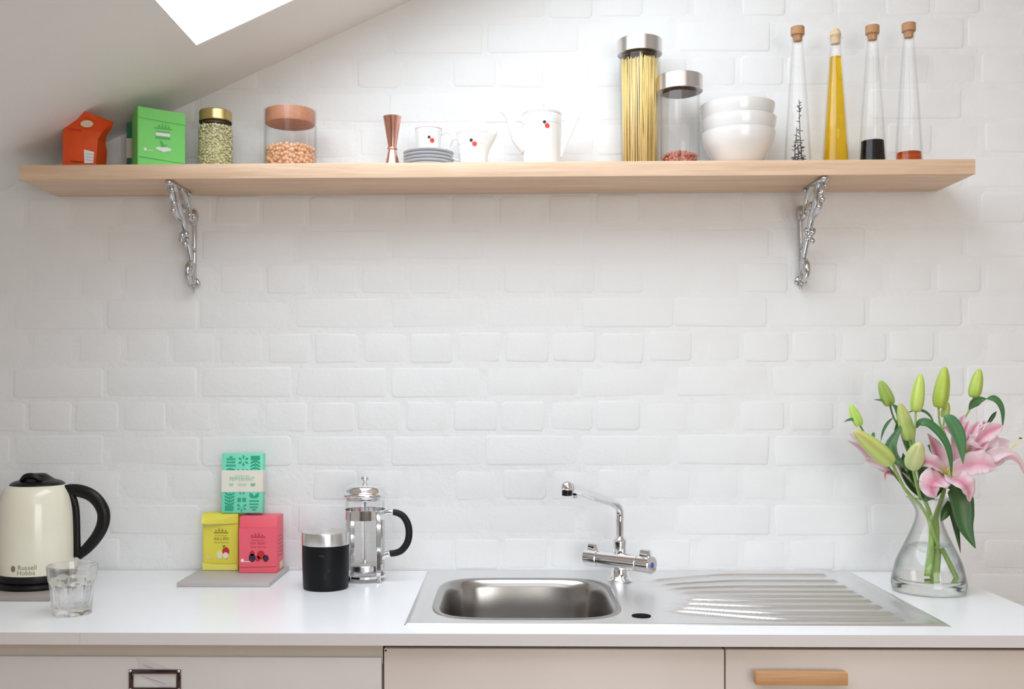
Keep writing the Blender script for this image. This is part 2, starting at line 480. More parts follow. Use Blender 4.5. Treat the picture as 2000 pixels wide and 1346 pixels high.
# front wall behind the viewer, opened for the added fill window
WX0, WX1, WZ0, WZ1 = 0.25, 2.15, 0.60, 2.30
fw = bmesh.new()
for p in ([(XL, 0), (WX0, 0), (WX0, ceil_any(WX0)), (XL, ceil_any(XL))],
          [(WX0, 0), (WX1, 0), (WX1, WZ0), (WX0, WZ0)],
          [(WX0, WZ1), (WX1, WZ1), (WX1, ceil_any(WX1)), (RIDGE, ZR), (WX0, ceil_any(WX0))],
          [(WX1, 0), (XR, 0), (XR, ceil_any(XR)), (WX1, ceil_any(WX1))]):
    join(fw, poly(p, -0.12))
tag(obj('wall_front', move(fw, (0, YF, 0)), M_FRONT, smooth=False), kind='structure')
w3 = tag(empty('fill_window_3', ((WX0 + WX1) / 2, YF, WZ0)), kind='structure')
fr = bmesh.new(); hw, hh = (WX1 - WX0) / 2, WZ1 - WZ0
for b in (box2((-hw, -.1, 0), (-hw + .06, -.03, hh)), box2((hw - .06, -.1, 0), (hw, -.03, hh)), box2((-hw, -.1, 0), (hw, -.03, .06)),
          box2((-hw, -.1, hh - .06), (hw, -.03, hh)), box2((-.03, -.1, 0), (.03, -.03, hh))): join(fr, b)
obj('window_frame', fr, M_EDGE, w3, smooth=False)
obj('pane', box2((-hw + .05, -.07, .05), (hw - .05, -.065, hh - .05)), M_PANE, w3, smooth=False)

# sloping ceiling with the roof window and an added unseen one, and the far slope beyond the ridge
def slope_slab(x0, x1, y0, y1, th=0.06, f=ceil_z):
    bm = bmesh.new()
    n = Vector((-SLOPE, 0, 1)).normalized() * th if f is ceil_z else Vector((SLOPE, 0, 1)).normalized() * th
    lo = [Vector((x, y, f(x))) for x, y in ((x0, y0), (x1, y0), (x1, y1), (x0, y1))]
    a = [bm.verts.new(p) for p in lo]; b = [bm.verts.new(p + n) for p in lo]
    bm.faces.new(a[::-1]); bm.faces.new(b)
    for i in range(4): bm.faces.new((a[i], a[(i + 1) % 4], b[(i + 1) % 4], b[i]))
    return bm
ce = bmesh.new()
xa, xb = SKY1[0], SKY1[1]
for r in ((XL - .1, xa, YF, 0.0), (xb, RIDGE, YF, 0.0), (xa, xb, SKY1[3], 0.0), (xa, xb, SKY2[3], SKY1[2]), (xa, xb, YF, SKY2[2])):
    join(ce, slope_slab(*r))
join(ce, slope_slab(RIDGE, XR + .1, YF, 0.0, f=ceil_any))
tag(obj('ceiling', ce, M_PLASTER, smooth=False), kind='structure')
for wn, r in (('window_1', SKY1), ('fill_window_2', SKY2)):
    xm, ym = (r[0] + r[1]) / 2, (r[2] + r[3]) / 2
    w = tag(empty(wn, (xm, ym, ceil_z(xm))), kind='structure')
    w.rotation_euler = (0, -TILT, 0)
    L, D = (r[1] - r[0]) / math.cos(TILT) / 2, (r[3] - r[2]) / 2
    fr = bmesh.new()
    e = .002
    for b in (box2((-L - .05, -D - .05, .0008), (-L + e, D + .05, .135)), box2((L - e, -D - .05, .0008), (L + .05, D + .05, .135)),
              box2((-L, -D - .05, .0008), (L, -D + e, .135)), box2((-L, D - e, .0008), (L, D + .05, .135))): join(fr, b)
    obj('window_frame', fr, M_EDGE, w, smooth=False)
    obj('pane', box2((-L - .02, -D - .02, .075), (L + .02, D + .02, .079)), M_PANE, w, smooth=False)

# painted brick courses in English bond: a row of headers, a row of stretchers
def brick_mesh(w, h, seed):
    rng = random.Random(seed); bm = bmesh.new()
    c = 0.0055
    def ring(k, y):
        ww, hh = w / 2 - k, h / 2 - k
        pts = [(-ww + c, -hh), (ww - c, -hh), (ww, -hh + c), (ww, hh - c), (ww - c, hh), (-ww + c, hh), (-ww, hh - c), (-ww, -hh + c)]
        return [(x, y, z) for x, z in pts]
    j = [(rng.uniform(-.0022, .0022), rng.uniform(-.0014, .0014)) for _ in range(8)]
    rr = []
    for k, y in ((-0.003, 0.0035), (0.0005, 0.0009), (0.0050, 0.0)):
        rr.append([bm.verts.new((x + jx, y + (rng.uniform(-.0003, .0003)), z + jz)) for (x, y, z), (jx, jz) in zip(ring(k, y), j)])
    for a, b in zip(rr, rr[1:]):
        for i in range(8): bm.faces.new((a[i], a[(i + 1) % 8], b[(i + 1) % 8], b[i]))
    bm.faces.new(rr[2])
    me = bpy.data.meshes.new('brick')
    bmesh.ops.recalc_face_normals(bm, faces=bm.faces[:])
    for f in bm.faces: f.smooth = True
    bm.normal_update()
    if bm.faces[-1].normal.y > 0: bmesh.ops.reverse_faces(bm, faces=bm.faces[:])
    bm.to_mesh(me); bm.free(); me.materials.append(M_WALL)
    return me
HD = [brick_mesh(0.1075 - 0.0105, 0.0775 - 0.0105, s) for s in range(5)]
STR = [brick_mesh(0.2150 - 0.0105, 0.0775 - 0.0105, 50 + s) for s in range(5)]
Rinv = ROT.transposed()
def project(p):
    q = Rinv @ (Vector(p) - CAM)
    return CX0 + F * q.x / -q.z, CY0 - F * q.y / -q.z
rng = random.Random(3)
slots = []
for k in range(-17, 22):
    zc = 1.442 + 0.0775 * k - 0.03875
    head = (k % 2 == 0)
    pitch, x0 = (0.1075, 0.309) if head else (0.215, 0.3765)
    shift = rng.uniform(-.006, .006)
    i = -30
    while True:
        xc = x0 + shift + pitch * (i + 0.5); i += 1
        if xc < XL + pitch / 2: continue
        if xc > XR - pitch / 2: break
        if zc < 0.05 or zc > ceil_any(xc) + 0.03: continue
        px, py = project((xc, 0, zc))
        hx = 433 * pitch
        seen = px + hx > 0 and px - hx < 2000 and py > -32 and (zc > 0.895 or (xc > 0.95 and zc > 0.74))
        slots.append((seen, abs(px - 1000) + abs(py - 600) * 0.4, xc, zc, head))
slots.sort(key=lambda s: (not s[0], s[1]))
rest = bmesh.new(); nb = 0
for seen, dd, xc, zc, head in slots:
    me = rng.choice(HD if head else STR)
    y = -rng.uniform(0.0001, 0.0013)
    rot = Euler((rng.uniform(-.004, .004), (PI if rng.random() < .5 else 0) + rng.uniform(-.006, .006), rng.uniform(-.006, .006)))
    loc = Vector((xc + rng.uniform(-.0018, .0018), y, zc + rng.uniform(-.0016, .0016)))
    if seen and nb < 300:
        o = bpy.data.objects.new('brick', me); COL.objects.link(o); o.parent = wall_back
        o.location = loc; o.rotation_euler = rot; nb += 1
    else:
        t = bmesh.new(); t.from_mesh(me)
        join(rest, t, Matrix.Translation(loc) @ rot.to_matrix().to_4x4())
tag(obj('brickwork', rest, M_WALL, wall_back), kind='stuff')

# ================================================================== worktop and cupboards
ZT, ZB, YE = 0.900, 0.8795, -0.594            # worktop top, underside, front edge
XE = onz(1885, 1136, ZT).x                    # right-hand end of the worktop
wt = thing('worktop', 'long white laminate worktop running along the painted brick wall', 'worktop', (0, 0, 0))
HX0, HX1, HY0, HY1 = -0.150, 0.222, -0.508, -0.100
slab = bmesh.new()
for b in (((XL, YE, ZB), (HX0, -.003, ZT)), ((HX1, YE, ZB), (XE, -.003, ZT)), ((HX0, YE, ZB), (HX1, HY0, ZT)), ((HX0, HY1, ZB), (HX1, -.003, ZT))):
    join(slab, box2(*b))
obj('slab', slab, M_TOP, wt, smooth=False)
xj = at(157, 1248, YE).x
obj('edging_strip', box2((XL, YE - .0012, ZB), (xj - .0004, YE, ZT - .0002)), M_EDGE, wt, smooth=False)
obj('edging_strip', box2((xj + .0004, YE - .0012, ZB), (XE, YE, ZT - .0002)), M_EDGE, wt, smooth=False)

YD = -0.577                                    # cupboard fronts
x748, x1416 = at(749, 1300, YD).x, at(1416, 1300, YD).x
def carcass(x0, x1, z0=0.10, z1=ZB - .001):
    bm = bmesh.new(); t = .016
    for b in (((x0, YD + .02, z0), (x0 + t, -.02, z1)), ((x1 - t, YD + .02, z0), (x1, -.02, z1)), ((x0, YD + .02, z0), (x1, -.02, z0 + t)), ((x0, -.03, z0), (x1, -.02, z1)),
              ((x0, YD + .06, 0), (x1, YD + .08, z0))):
        join(bm, box2(*b))
    return bm
zdt = at(700, 1284, YD).z
du = thing('drawer_unit', 'pale grey metal drawer unit with a dark chrome card holder', 'cabinet', (0, 0, 0))
obj('body', carcass(XL, x748 - .0015), M_RAIL, du, smooth=False)
obj('rail', box2((XL, YD + .0035, zdt - .012), (x748 - .0015, YD + .02, ZB - .001)), M_RAIL, du, smooth=False)
for i, (z1, z0) in enumerate(((zdt, zdt - .21), (zdt - .215, zdt - .48), (zdt - .485, .105))):
    d = obj('drawer', box2((XL, YD - .0005, z0), (x748 - .003, YD + .0030, z1), .0022, 2), M_DRAWER, du, smooth='auto')
    if i: continue
    # card holder: a pressed frame with rounded bars
    xc = at(303.5, 1326, YD).x; x0, x1 = at(252.5, 1320, YD).x, at(354.5, 1320, YD).x
    za, zb = at(303, 1307, YD).z, at(303, 1349, YD).z
    hd = bmesh.new(); bw = .0075
    for p, q in (((x0, za - bw), (x1, za)), ((x0, zb), (x1, zb + bw * .8)), ((x0, zb), (x0 + bw * 1.1, za)), ((x1 - bw * 1.1, zb), (x1, za))):
        join(hd, box2((p[0], YD - .0045, p[1]), (q[0], YD - .0005, q[1]), .0016, 2))
    obj('card_holder', hd, M_DCHROME, d, smooth='auto')
    for cx_ in (x0 + .0035, x1 - .0035):
        for cz_ in (za - .0025, zb + .0025):
            pin = ball(.0028, (cx_, YD - .0045, cz_), 2, 1, .6, 1)
            obj('rivet', pin, M_CHROME, d)
    tp = poly([(at(266, 1285, YD).x, at(266, 1285, YD).z), (at(284, 1286, YD).x, at(284, 1286, YD).z), (at(334, 1306, YD).x, at(334, 1306, YD).z),
               (at(336, 1340, YD).x, at(336, 1340, YD).z), (at(318, 1341, YD).x, at(318, 1341, YD).z), (at(278, 1322, YD).x, at(278, 1322, YD).z)], -.0006)
    obj('torn_sticker', move(tp, (0, YD - .0006, 0)), M_TAPE, d, smooth=False)
    sc_ = bmesh.new()
    for (pa, pb, pc) in (((279, 1298), (290, 1303), (300, 1306)), ((278, 1321), (295, 1327), (325, 1337))):
        pts = [at(*p, YD - .0013) for p in (pa, pb, pc)]
        join(sc_, tube(pts, [.0003, .0006, .0003], 6, 4, .4))
    obj('pen_scribble', sc_, plain('faded_purple_ink', S(158, 148, 160), .6), d)
tag(du, None)

zmt = at(1000, 1267.5, YD).z
bc = thing('base_cabinet', 'pale putty cupboard with a plain door under the sink bowl', 'cabinet', (0, 0, 0))
obj('body', carcass(x748 + .0005, x1416 - .0005), M_GAP, bc, smooth=False)
dr = obj('door', box2((x748 + .001, YD, .105), (x1416 - .0012, YD + .018, zmt), .0012, 2), M_DOOR, bc, smooth='auto')
p = at(753.5, 1271, YD)
obj('screw_hole', lathe([(0, -.0003), (.0016, -.0003), (.0016, .0004), (0, .0004)], 12), M_HOLE, dr, loc=(p.x, YD, p.z), rot=(PI / 2, 0, 0))
bc2 = thing('base_cabinet', 'pale putty cupboard with an oak bar handle, under the draining board', 'cabinet', (0, 0, 0))
obj('body', carcass(x1416 + .0005, XE - .004), M_GAP, bc2, smooth=False)
dr = obj('drawer_front', box2((x1416 + .0012, YD, zmt - .24), (XE - .004, YD + .018, zmt), .0012, 2), M_DOOR, bc2, smooth='auto')
obj('drawer_front', box2((x1416 + .0012, YD, .105), (XE - .004, YD + .018, zmt - .2435), .0012, 2), M_DOOR, bc2, smooth='auto')
yh = YD - .032
h0, h1 = at(1477, 1314, yh), at(1657, 1340, yh)
hb = box2((h0.x, yh, h1.z), (h1.x, yh + .020, h0.z), .0018, 2)
for xx in (h0.x + .022, h1.x - .022): join(hb, cyl_between((xx, yh + .018, (h0.z + h1.z) / 2), (xx, YD, (h0.z + h1.z) / 2), .006))
obj('bar_handle', hb, M_OAK2, dr, smooth='auto')
tag(dr.children[0], 'pale oak bar handle')

# ================================================================== shelf and its brackets
YS = -0.190
ZS, ZSB = 1.7800, 1.7488
xs0, xs1 = at(37, 336, YS).x, at(1905.5, 325, YS).x
tag(obj('wall_shelf', box2((xs0, YS, ZSB), (xs1, -.004, ZS), .0012, 2), M_OAK, smooth='auto'),
    'long thick oak shelf board fixed on two ornate chrome brackets above the sink', 'shelf')

def make_bracket(name, label, x):
    t = thing(name, label, 'bracket', (x, 0, ZSB), 0, 'ornate chrome shelf brackets')
    tube_, ball_ = tube, ball
    def tube_b(p, r, n=10, k=4): return tube_(p, [x * 1.28 for x in r], n, k)
    def ball_b(r, *a): return ball_(r * 1.22, *a)
    U = lambda u, z, dx=0.0: (dx, -u, z - 1.7488)
    tp = box2(U(.045, 1.7447, -.0055), U(.184, 1.7486, .0055), .0015, 2)
    join(tp, ball_b(.007, U(.178, 1.743), 2, 1.1, 1.3, .8)); join(tp, ball_b(.006, U(.05, 1.744), 2, 1.1, 1.3, .7))
    for dx in (-.006, .006): join(tp, ball_b(.0045, U(.165, 1.742, dx), 2, 1, 1.6, .8))
    obj('top_plate', tp, M_BCHROME, t)
    wb = tube_b([U(.0065, 1.712), U(.0065, 1.64), U(.0065, 1.556)], [.0042, .0038, .0032], 10, 4)
    join(wb, ball_b(.0135, U(.009, 1.700), 2, .62, .75, 1.15)); join(wb, ball_b(.006, U(.018, 1.703), 2))
    obj('wall_bar', wb, M_BCHROME, t)
    s = tube_b([U(.150, 1.744), U(.138, 1.732), U(.130, 1.712), U(.112, 1.692), U(.094, 1.680), U(.079, 1.662), U(.062, 1.640), U(.046, 1.622), U(.028, 1.596), U(.016, 1.572), U(.010, 1.552)],
             [.0045, .0058, .0062, .0066, .0062, .0052, .0050, .0052, .0046, .0044, .0036], 10, 4)
    join(s, tube_b([U(.176, 1.742), U(.170, 1.726), U(.158, 1.712), U(.146, 1.694), U(.128, 1.684), U(.104, 1.678)], [.004, .0048, .0044, .0052, .0056, .004], 10, 4))
    obj('scroll', s, M_BCHROME, t)
    r = tube_b([U(.100, 1.745), U(.078, 1.738), U(.055, 1.724), U(.044, 1.706), U(.040, 1.692), U(.024, 1.686), U(.008, 1.690)], [.0036, .0045, .0046, .0046, .0044, .0040, .0034], 10, 4)
    join(r, tube_b([U(.108, 1.694), U(.098, 1.706), U(.086, 1.708), U(.080, 1.698), U(.088, 1.692)], [.0036, .004, .004, .0036, .003], 8, 4))
    join(r, ball_b(.0068, U(.090, 1.702), 2))
    obj('ring_scroll', r, M_BCHROME, t)
    for (u, z, dx, rr) in ((.172, 1.730, .003, .0048), (.164, 1.716, -.003, .0046), (.158, 1.704, .003, .0048), (.148, 1.690, -.002, .0052), (.071, 1.652, -.005, .0058), (.082, 1.650, .005, .0058), (.094, 1.645, 0, .0060),
                          (.088, 1.636, -.004, .0052), (.083, 1.628, .003, .0056), (.070, 1.640, .003, .005), (.058, 1.634, -.003, .0045)):
        obj('berry', ball_b(rr, U(u, z, dx), 2), M_BCHROME, t)
    lp = tube_b([U(.010, 1.590), U(.030, 1.594), U(.050, 1.586), U(.057, 1.568), U(.046, 1.553), U(.028, 1.550), U(.014, 1.556)], [.0034, .0042, .0052, .0054, .005, .0046, .0042], 10, 4)
    join(lp, ball_b(.0075, U(.038, 1.572), 2, .7, 1, 1.3))
    join(lp, tube_b([U(.046, 1.622), U(.026, 1.628), U(.010, 1.622)], [.0036, .0042, .003], 8, 4))
    obj('lower_loop', lp, M_BCHROME, t)
    fin = bmesh.new()
    join(fin, cyl_between(U(.0075, 1.556), U(.010, 1.529), .0066, .0012, 10))
    for dx, a in ((-.007, .5), (.007, -.5)): join(fin, ball_b(.007, U(.008, 1.552, dx), 2, .75, .6, 1.2, Euler((0, a, 0))))
    join(fin, ball_b(.0058, U(.016, 1.548), 2, .9, .7, 1.2))
    obj('leaf_finial', fin, M_BCHROME, t)
    return t
br = make_bracket('shelf_bracket', 'ornate scrolled chrome bracket under the right half of the shelf, above the draining board', at(1563.5, 500, -.006).x)
br2 = copy_tree(br); br2.location.x = at(380.0, 500, -.006).x
br2['label'] = 'ornate scrolled chrome bracket under the left end of the shelf, above the tea boxes'

# ================================================================== sink
sx0, sx1 = onz(789, 1222, ZT).x, onz(1853, 1222, ZT).x
sy0, sy1 = onz(1300, 1223, ZT).y, -0.013
sink = thing('kitchen_sink', 'brushed steel inset sink with one bowl and a ribbed draining board', 'sink', (0, 0, ZT))
def sstep(a, b, x):
    t = min(1, max(0, (x - a) / (b - a))); return t * t * (3 - 2 * t)
BX, BY, BHX, BHY = 0.036, -0.3005, 0.166, 0.187        # bowl centre and half sizes
RY = [-.058, -.13, -.192, -.245, -.291, -.334, -.385, -.442, -.488]
def ridge_y(y0, x):
    yc = -.285
    return yc + (y0 - yc) * (1 - .34 * (1 - sstep(.26, .50, x)))
def deck_z(x, y):
    e = min(x - sx0, sx1 - x, y - sy0, sy1 - y)
    z = 0.0006 + 0.0032 * sstep(0, .004, e) - 0.0018 * sstep(.008, .018, e)
    # pressed-in drainer field
    ex = min(sstep(.232, .30, x), 1 - sstep(.712, .724, x))
    ey = min(sstep(-.512, -.503, y), 1 - sstep(-.040, -.030, y))
    fld = min(ex, ey)
    z -= 0.0010 * fld
    if fld > 0:
        best = 0
        for k, y0 in enumerate(RY):
            st = .33 - .06 * abs(k - 4) / 4
            w = sstep(st, st + .06, x) * (1 - sstep(.690, .702, x))
            d = abs(y - ridge_y(y0, x))
            best = max(best, w * max(0, 1 - (d / .0072) ** 2))
        z += 0.0056 * best * fld
    return z
NX, NY = 210, 230
bm = bmesh.new(); grid = []
for j in range(NY + 1):
    row = []
    for i in range(NX + 1):
        fx, fy = i / NX, j / NY
        ax = sx0 + (sx1 - sx0) * (fx if 0.02 < fx < .98 else fx)
        ay = sy0 + (sy1 - sy0) * fy
        row.append(bm.verts.new((ax, ay, deck_z(ax, ay))))
    grid.append(row)
def inside(x, y, k): return (abs((x - BX) / (BHX + k)) ** 5 + abs((y - BY) / (BHY + k)) ** 5) < 1
for j in range(NY):
    for i in range(NX):
        q = (grid[j][i], grid[j][i + 1], grid[j + 1][i + 1], grid[j + 1][i])
        c = sum((v.co for v in q), Vector()) / 4
        if not inside(c.x, c.y, .004): bm.faces.new(q)
rim = [grid[0][i] for i in range(NX + 1)] + [grid[j][NX] for j in range(1, NY + 1)] + [grid[NY][i] for i in range(NX - 1, -1, -1)] + [grid[j][0] for j in range(NY - 1, 0, -1)]
low = [bm.verts.new((v.co.x, v.co.y, 0.0001)) for v in rim]
for a in range(len(rim)):
    b = (a + 1) % len(rim)
    bm.faces.new((rim[a], rim[b], low[b], low[a]))
for v in [v for v in bm.verts if not v.link_faces]: bm.verts.remove(v)
obj('drainer_deck', bm, M_STEEL, sink, smooth=True)
bm = bmesh.new(); rings = []; N = 96
for k, z, p in ((.0120, .0019, 4.6), (.0095, .0034, 4.6), (.006, .0038, 4.6), (.002, .0030, 4.6), (-.002, .0, 4.6), (-.006, -.007, 4.6), (-.0085, -.016, 4.6), (-.012, -.06, 4.4), (-.017, -.125, 4.2), (-.023, -.146, 4.0), (-.036, -.158, 3.6), (-.07, -.163, 3.0), (-.13, -.166, 2.4)):
    ring = []
    for i in range(N):
        a = 2 * PI * i / N; c, s = math.cos(a), math.sin(a)
        r = (abs(c) ** p + abs(s) ** p) ** (-1 / p)
        ring.append(bm.verts.new((BX + (BHX + k) * r * c, BY + (BHY + k) * r * s, z)))
    rings.append(ring)
for a, b in zip(rings, rings[1:]):
    for i in range(N): bm.faces.new((a[i], a[(i + 1) % N], b[(i + 1) % N], b[i]))
bm.faces.new(rings[-1])
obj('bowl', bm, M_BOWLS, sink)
p = onz(1252.5, 1205.5, ZT)
obj('overflow_hole', lathe([(.0172, .0004), (.0172, .0030), (.0164, .0032), (0, .0031)], 32), M_HOLE, sink, loc=(p.x, p.y, 0))
p = onz(1100, 1170, ZT)
obj('plug_strainer', lathe([(0, -.1645), (.038, -.1645), (.040, -.1625), (.034, -.1615), (.030, -.1635), (0, -.1635)], 32), M_CHROME, sink, loc=(BX, BY, 0))

# ================================================================== mixer tap
YT = -0.130
tb = onz(1211, 1137, ZT); tx, ty = tb.x, YT
tap = thing('mixer_tap', 'chrome mixer tap with two round knobs and a long raised spout behind the sink', 'tap', (tx, ty, ZT + .0022))
L0 = Vector((tx, ty, ZT + .0022))
def TP(px, py, y): return at(px, py, y) - L0
obj('base', lathe([(0, 0), (.026, 0), (.0265, .002), (.025, .005), (.0205, .0085), (.0185, .012), (.0172, .024), (.0168, .036), (0, .036)], 40), M_CHROME, tap)
hl, hr = TP(1146, 1087.5, ty + .052), TP(1274, 1104, ty - .060)
ax = (hr - hl).normalized(); mid = hl + ax * (hr - hl).length * .5
cb = cyl_between(mid - ax * .050, mid + ax * .050, .0176, None, 32, .0012)
obj('valve_body', cb, M_CHROME, tap, smooth='auto')
for sgn, nm in ((-1, 'knob'), (1, 'knob')):
    a, b = mid + ax * sgn * .0505, (hl if sgn < 0 else hr)
    kb = cyl_between(a, b, .0186, .0190, 32, .002)
    k = obj(nm, kb, M_CHROME, tap, smooth='auto')
    up = Vector((0, 0, 1)); side = ax.cross(up).normalized(); kc = a.lerp(b, .50)
    lv = bmesh.new()
    Mx = Matrix((ax, side, up)).transposed()
    lv = box(.029, .014, .022, .003, 2)
    for v in lv.verts:
        if v.co.z > 0: v.co.x *= .72
    xform(lv, Mx); move(lv, kc + up * .0195)
    obj('grip_bump', lv, M_CHROME, k, smooth='auto')
    if sgn > 0:
        dt = cyl_between(b + ax * .0001, b + ax * .0008, .0055, None, 20)
        tag(obj('cold_mark', dt, plain('blue_mark', S(70, 90, 190), .4), k), 'blue dot marking the cold knob')
z1 = TP(1211, 1050, ty).z
obj('collar', lathe([(0, .050), (.0150, .050), (.0150, .060), (.0135, z1 - .016), (.0150, z1 - .010), (.0148, z1 - .004), (.0105, z1 + .001), (.0085, z1 + .003), (0, z1 + .003)], 32), M_CHROME, tap, smooth='auto')
yb = -0.335
sp = tube([(0, 0, z1), (0, 0, TP(1211, 1020, ty).z), TP(1210.5, 1001, ty), TP(1207, 990, ty - .006), TP(1194, 981, ty - .022), TP(1172, 973.5, ty - .060), TP(1140, 962, ty - .125), TP(1109, 952, yb)],
          [.0086, .0086, .0086, .0087, .0089, .0094, .0102, .0110], 20, 6)
obj('spout', sp, M_CHROME, tap)
e = TP(1107.5, 951.5, yb - .003)
obj('spout_end', ball(.0116, e, 3), M_CHROME, tap)
ae = lathe([(0, -.0165), (.0088, -.0165), (.0100, -.0155), (.0100, -.005), (0, -.005)], 28)
tag(obj('aerator', move(ae, e), M_BLACK, tap, smooth='auto'), 'dark nozzle ring under the spout end')
nub = cyl_between(TP(1122, 967, yb + .03) , TP(1122, 973, yb + .03), .0065, .0055, 16)
obj('spray_nub', nub, M_CHROME, tap, smooth='auto')

# ================================================================== things on the shelf
def pz(py, y, px=1000): return at(px, py, y).z
def spot(px, y, z): p = at(px, 700, y); return (p.x, y, z)

def fill_balls(n, r_in, r_out, z0, z1, rad, rng, sub=1, sx=1, sz=1, top=None):
    """loose pulses packed against the inside of a jar"""
    bm = bmesh.new(); pts = []; tries = 0
    while len(pts) < n and tries < n * 40:
        tries += 1
        a = rng.uniform(0, 2 * PI); rr = math.sqrt(rng.uniform(r_in ** 2, r_out ** 2))
        zt = z1 if top is None else z1 + top * (1 - (rr / r_out) ** 2)
        if rng.random() < .22: rr = math.sqrt(rng.uniform(0, r_out ** 2)); z = (z1 if top is None else z1 + top * (1 - (rr / r_out) ** 2)) - rng.uniform(0, rad)
        else: z = rng.uniform(z0, zt)
        p = Vector((rr * math.cos(a), rr * math.sin(a), z))
        if any((p - q).length < rad * 1.25 for q in pts[-260:]): continue
        pts.append(p)
        join(bm, ball(rad * rng.uniform(.88, 1.12), p, sub, sx, 1, sz, Euler((rng.uniform(0, 6), rng.uniform(0, 6), rng.uniform(0, 6)))))
    return bm

# --- orange packet squeezed under the ceiling
pk = thing('tea_packet', 'orange foil packet with a bent-over top under the slope of the ceiling', 'packet', (0, 0, 0))
yb_, yf_ = -.118, -.168
rows = [  # left px, left py, right px, right py, depth front, depth back
    ((122, 341), (187, 341), yf_, yb_), ((122, 316), (187, 317), yf_, yb_), ((123, 285), (190, 286), yf_ - .003, yb_ - .004), ((122, 262), (191, 272), yf_ - .002, yb_ - .015),
    ((127, 247), (199, 259), yf_ - .004, yb_ - .030), ((143, 231), (211, 248), yf_ - .014, -.165), ((160, 216), (221, 238), -.203, -.199)]
bm = bmesh.new(); rr = []
for (l, r, f, b) in rows:
    f0, f1 = at(l[0], l[1], f), at(r[0], r[1], f)
    if f0.z < ZS + .03: f0.z = max(f0.z, ZS + .0003); f1.z = max(f1.z, ZS + .0003)
    d = b - f
    ring = []
    for k in range(7):
        s = k / 6; q = f0.lerp(f1, s); q.y -= .006 * math.sin(PI * s); ring.append(bm.verts.new(q))
    for k in range(7):
        s = 1 - k / 6; q = f0.lerp(f1, s); q.y += d + .006 * math.sin(PI * s); q.x += .002 * min(1, d / .05); ring.append(bm.verts.new(q))
    rr.append(ring)
for a, b in zip(rr, rr[1:]):
    for i in range(14): bm.faces.new((a[i], a[(i + 1) % 14], b[(i + 1) % 14], b[i]))
bm.faces.new(rr[0]); bm.faces.new(rr[-1])
obj('pouch', bm, M_ORANGE, pk, smooth='auto')
def on_face(pxs, y, m, name, par, th=-.0006):
    pts = [at(px, py, y) for px, py in pxs]
    bm = poly([(p.x, p.z) for p in pts], th); move(bm, (0, y, 0))
    return obj(name, bm, m, par, smooth=False)
on_face([(164, 292), (184, 297), (182, 319), (165, 319)], -.1772, M_WPRINT, 'barcode_label', pk)
for k in range(3): on_face([(168, 299 + 6 * k), (182, 301 + 6 * k), (182, 303 + 6 * k), (168, 301 + 6 * k)], -.1779, M_CHINAG, 'printed_line', pk, -.0004)
on_face(disc_pts(170, 242, 7.0, 18, 1.75), -.1975, M_CARDIN, 'oval_label', pk, -.0008)
on_face([(166, 239.5), (175, 242), (175, 245), (167, 243)], -.1985, M_CHINAG, 'printed_mark', pk, -.0004)
on_face([(137, 314), (162, 316), (162, 317.5), (137, 315.5)], -.1772, M_BROWNP, 'printed_line', pk, -.0004)
on_face([(133, 250), (158, 254), (158, 256.5), (133, 252.5)], -.1785, M_ORANGED, 'fold_line', pk, -.0004)

# --- mint tea box standing behind the green packet
def tea_box_print(par, w, h, band_label):
    """teal plant motifs on a mint box front; u, v run over the front, v downwards from the top"""
    bm = bmesh.new()
    X = lambda u: -w / 2 + w * (u - 80) / 820.0
    Z = lambda v: h * (1290 - v) / 1200.0
    def pg(pts): join(bm, poly([(X(a), Z(b)) for a, b in pts], -.00035))
    def rc(a, b, c, d): pg([(a, b), (c, b), (c, d), (a, d)])
    def lobe(cx, cy, ang, r0, r1, wd):
        ca, sa = math.cos(ang), math.sin(ang)
        P = lambda r, o: (cx + ca * r - sa * o, cy + sa * r + ca * o)
        pg([P(r0, 0), P((r0 + r1) * .55, wd), P(r1, 0), P((r0 + r1) * .55, -wd)])
    for a, b, c, d in ((170, 192, 352, 226), (178, 254, 346, 288), (164, 320, 356, 356), (230, 150, 292, 180)): rc(a, b, c, d)
    pg([(160, 430), (190, 398), (256, 384), (322, 398), (352, 430)])
    for k in range(6): lobe(512, 240, PI / 2 + k * PI / 3, 26, 120, 26)
    for a in (410, 505, 590): pg([(a - 22, 430), (a, 396), (a + 22, 430)])
    rc(656, 142, 842, 232)
    def tree(cx, v0, v1, n, sg):
        rc(cx - 10, min(v0, v1), cx + 10, max(v0, v1))
        for k in range(n):
            v = v0 + (v1 - v0) * (k + .5) / n
            for s in (-1, 1): pg([(cx + s * 8, v), (cx + s * 95, v - sg * 44), (cx + s * 98, v - sg * 8), (cx + s * 20, v + sg * 36)])
    tree(749, 232, 430, 3, -1)
    tree(242, 880, 1140, 4, 1); rc(150, 1140, 322, 1252)
    rc(400, 985, 470, 1068); rc(500, 985, 570, 1068)
    for k in range(5): lobe(486, 1168, PI / 2 + (k - 2) * PI / 3.1, 22, 112, 24)
    for a in (450, 520): pg([(a - 26, 880), (a + 26, 880), (a + 10, 926)])
    pg([(640, 882), (690, 900), (735, 950), (780, 900), (826, 882), (826, 960), (780, 996), (690, 996), (640, 960)])
    for a, b, c, d in ((640, 1034, 828, 1064), (640, 1100, 822, 1128), (652, 1158, 814, 1186), (694, 1206, 774, 1240)): rc(a, b, c, d)
    return bm
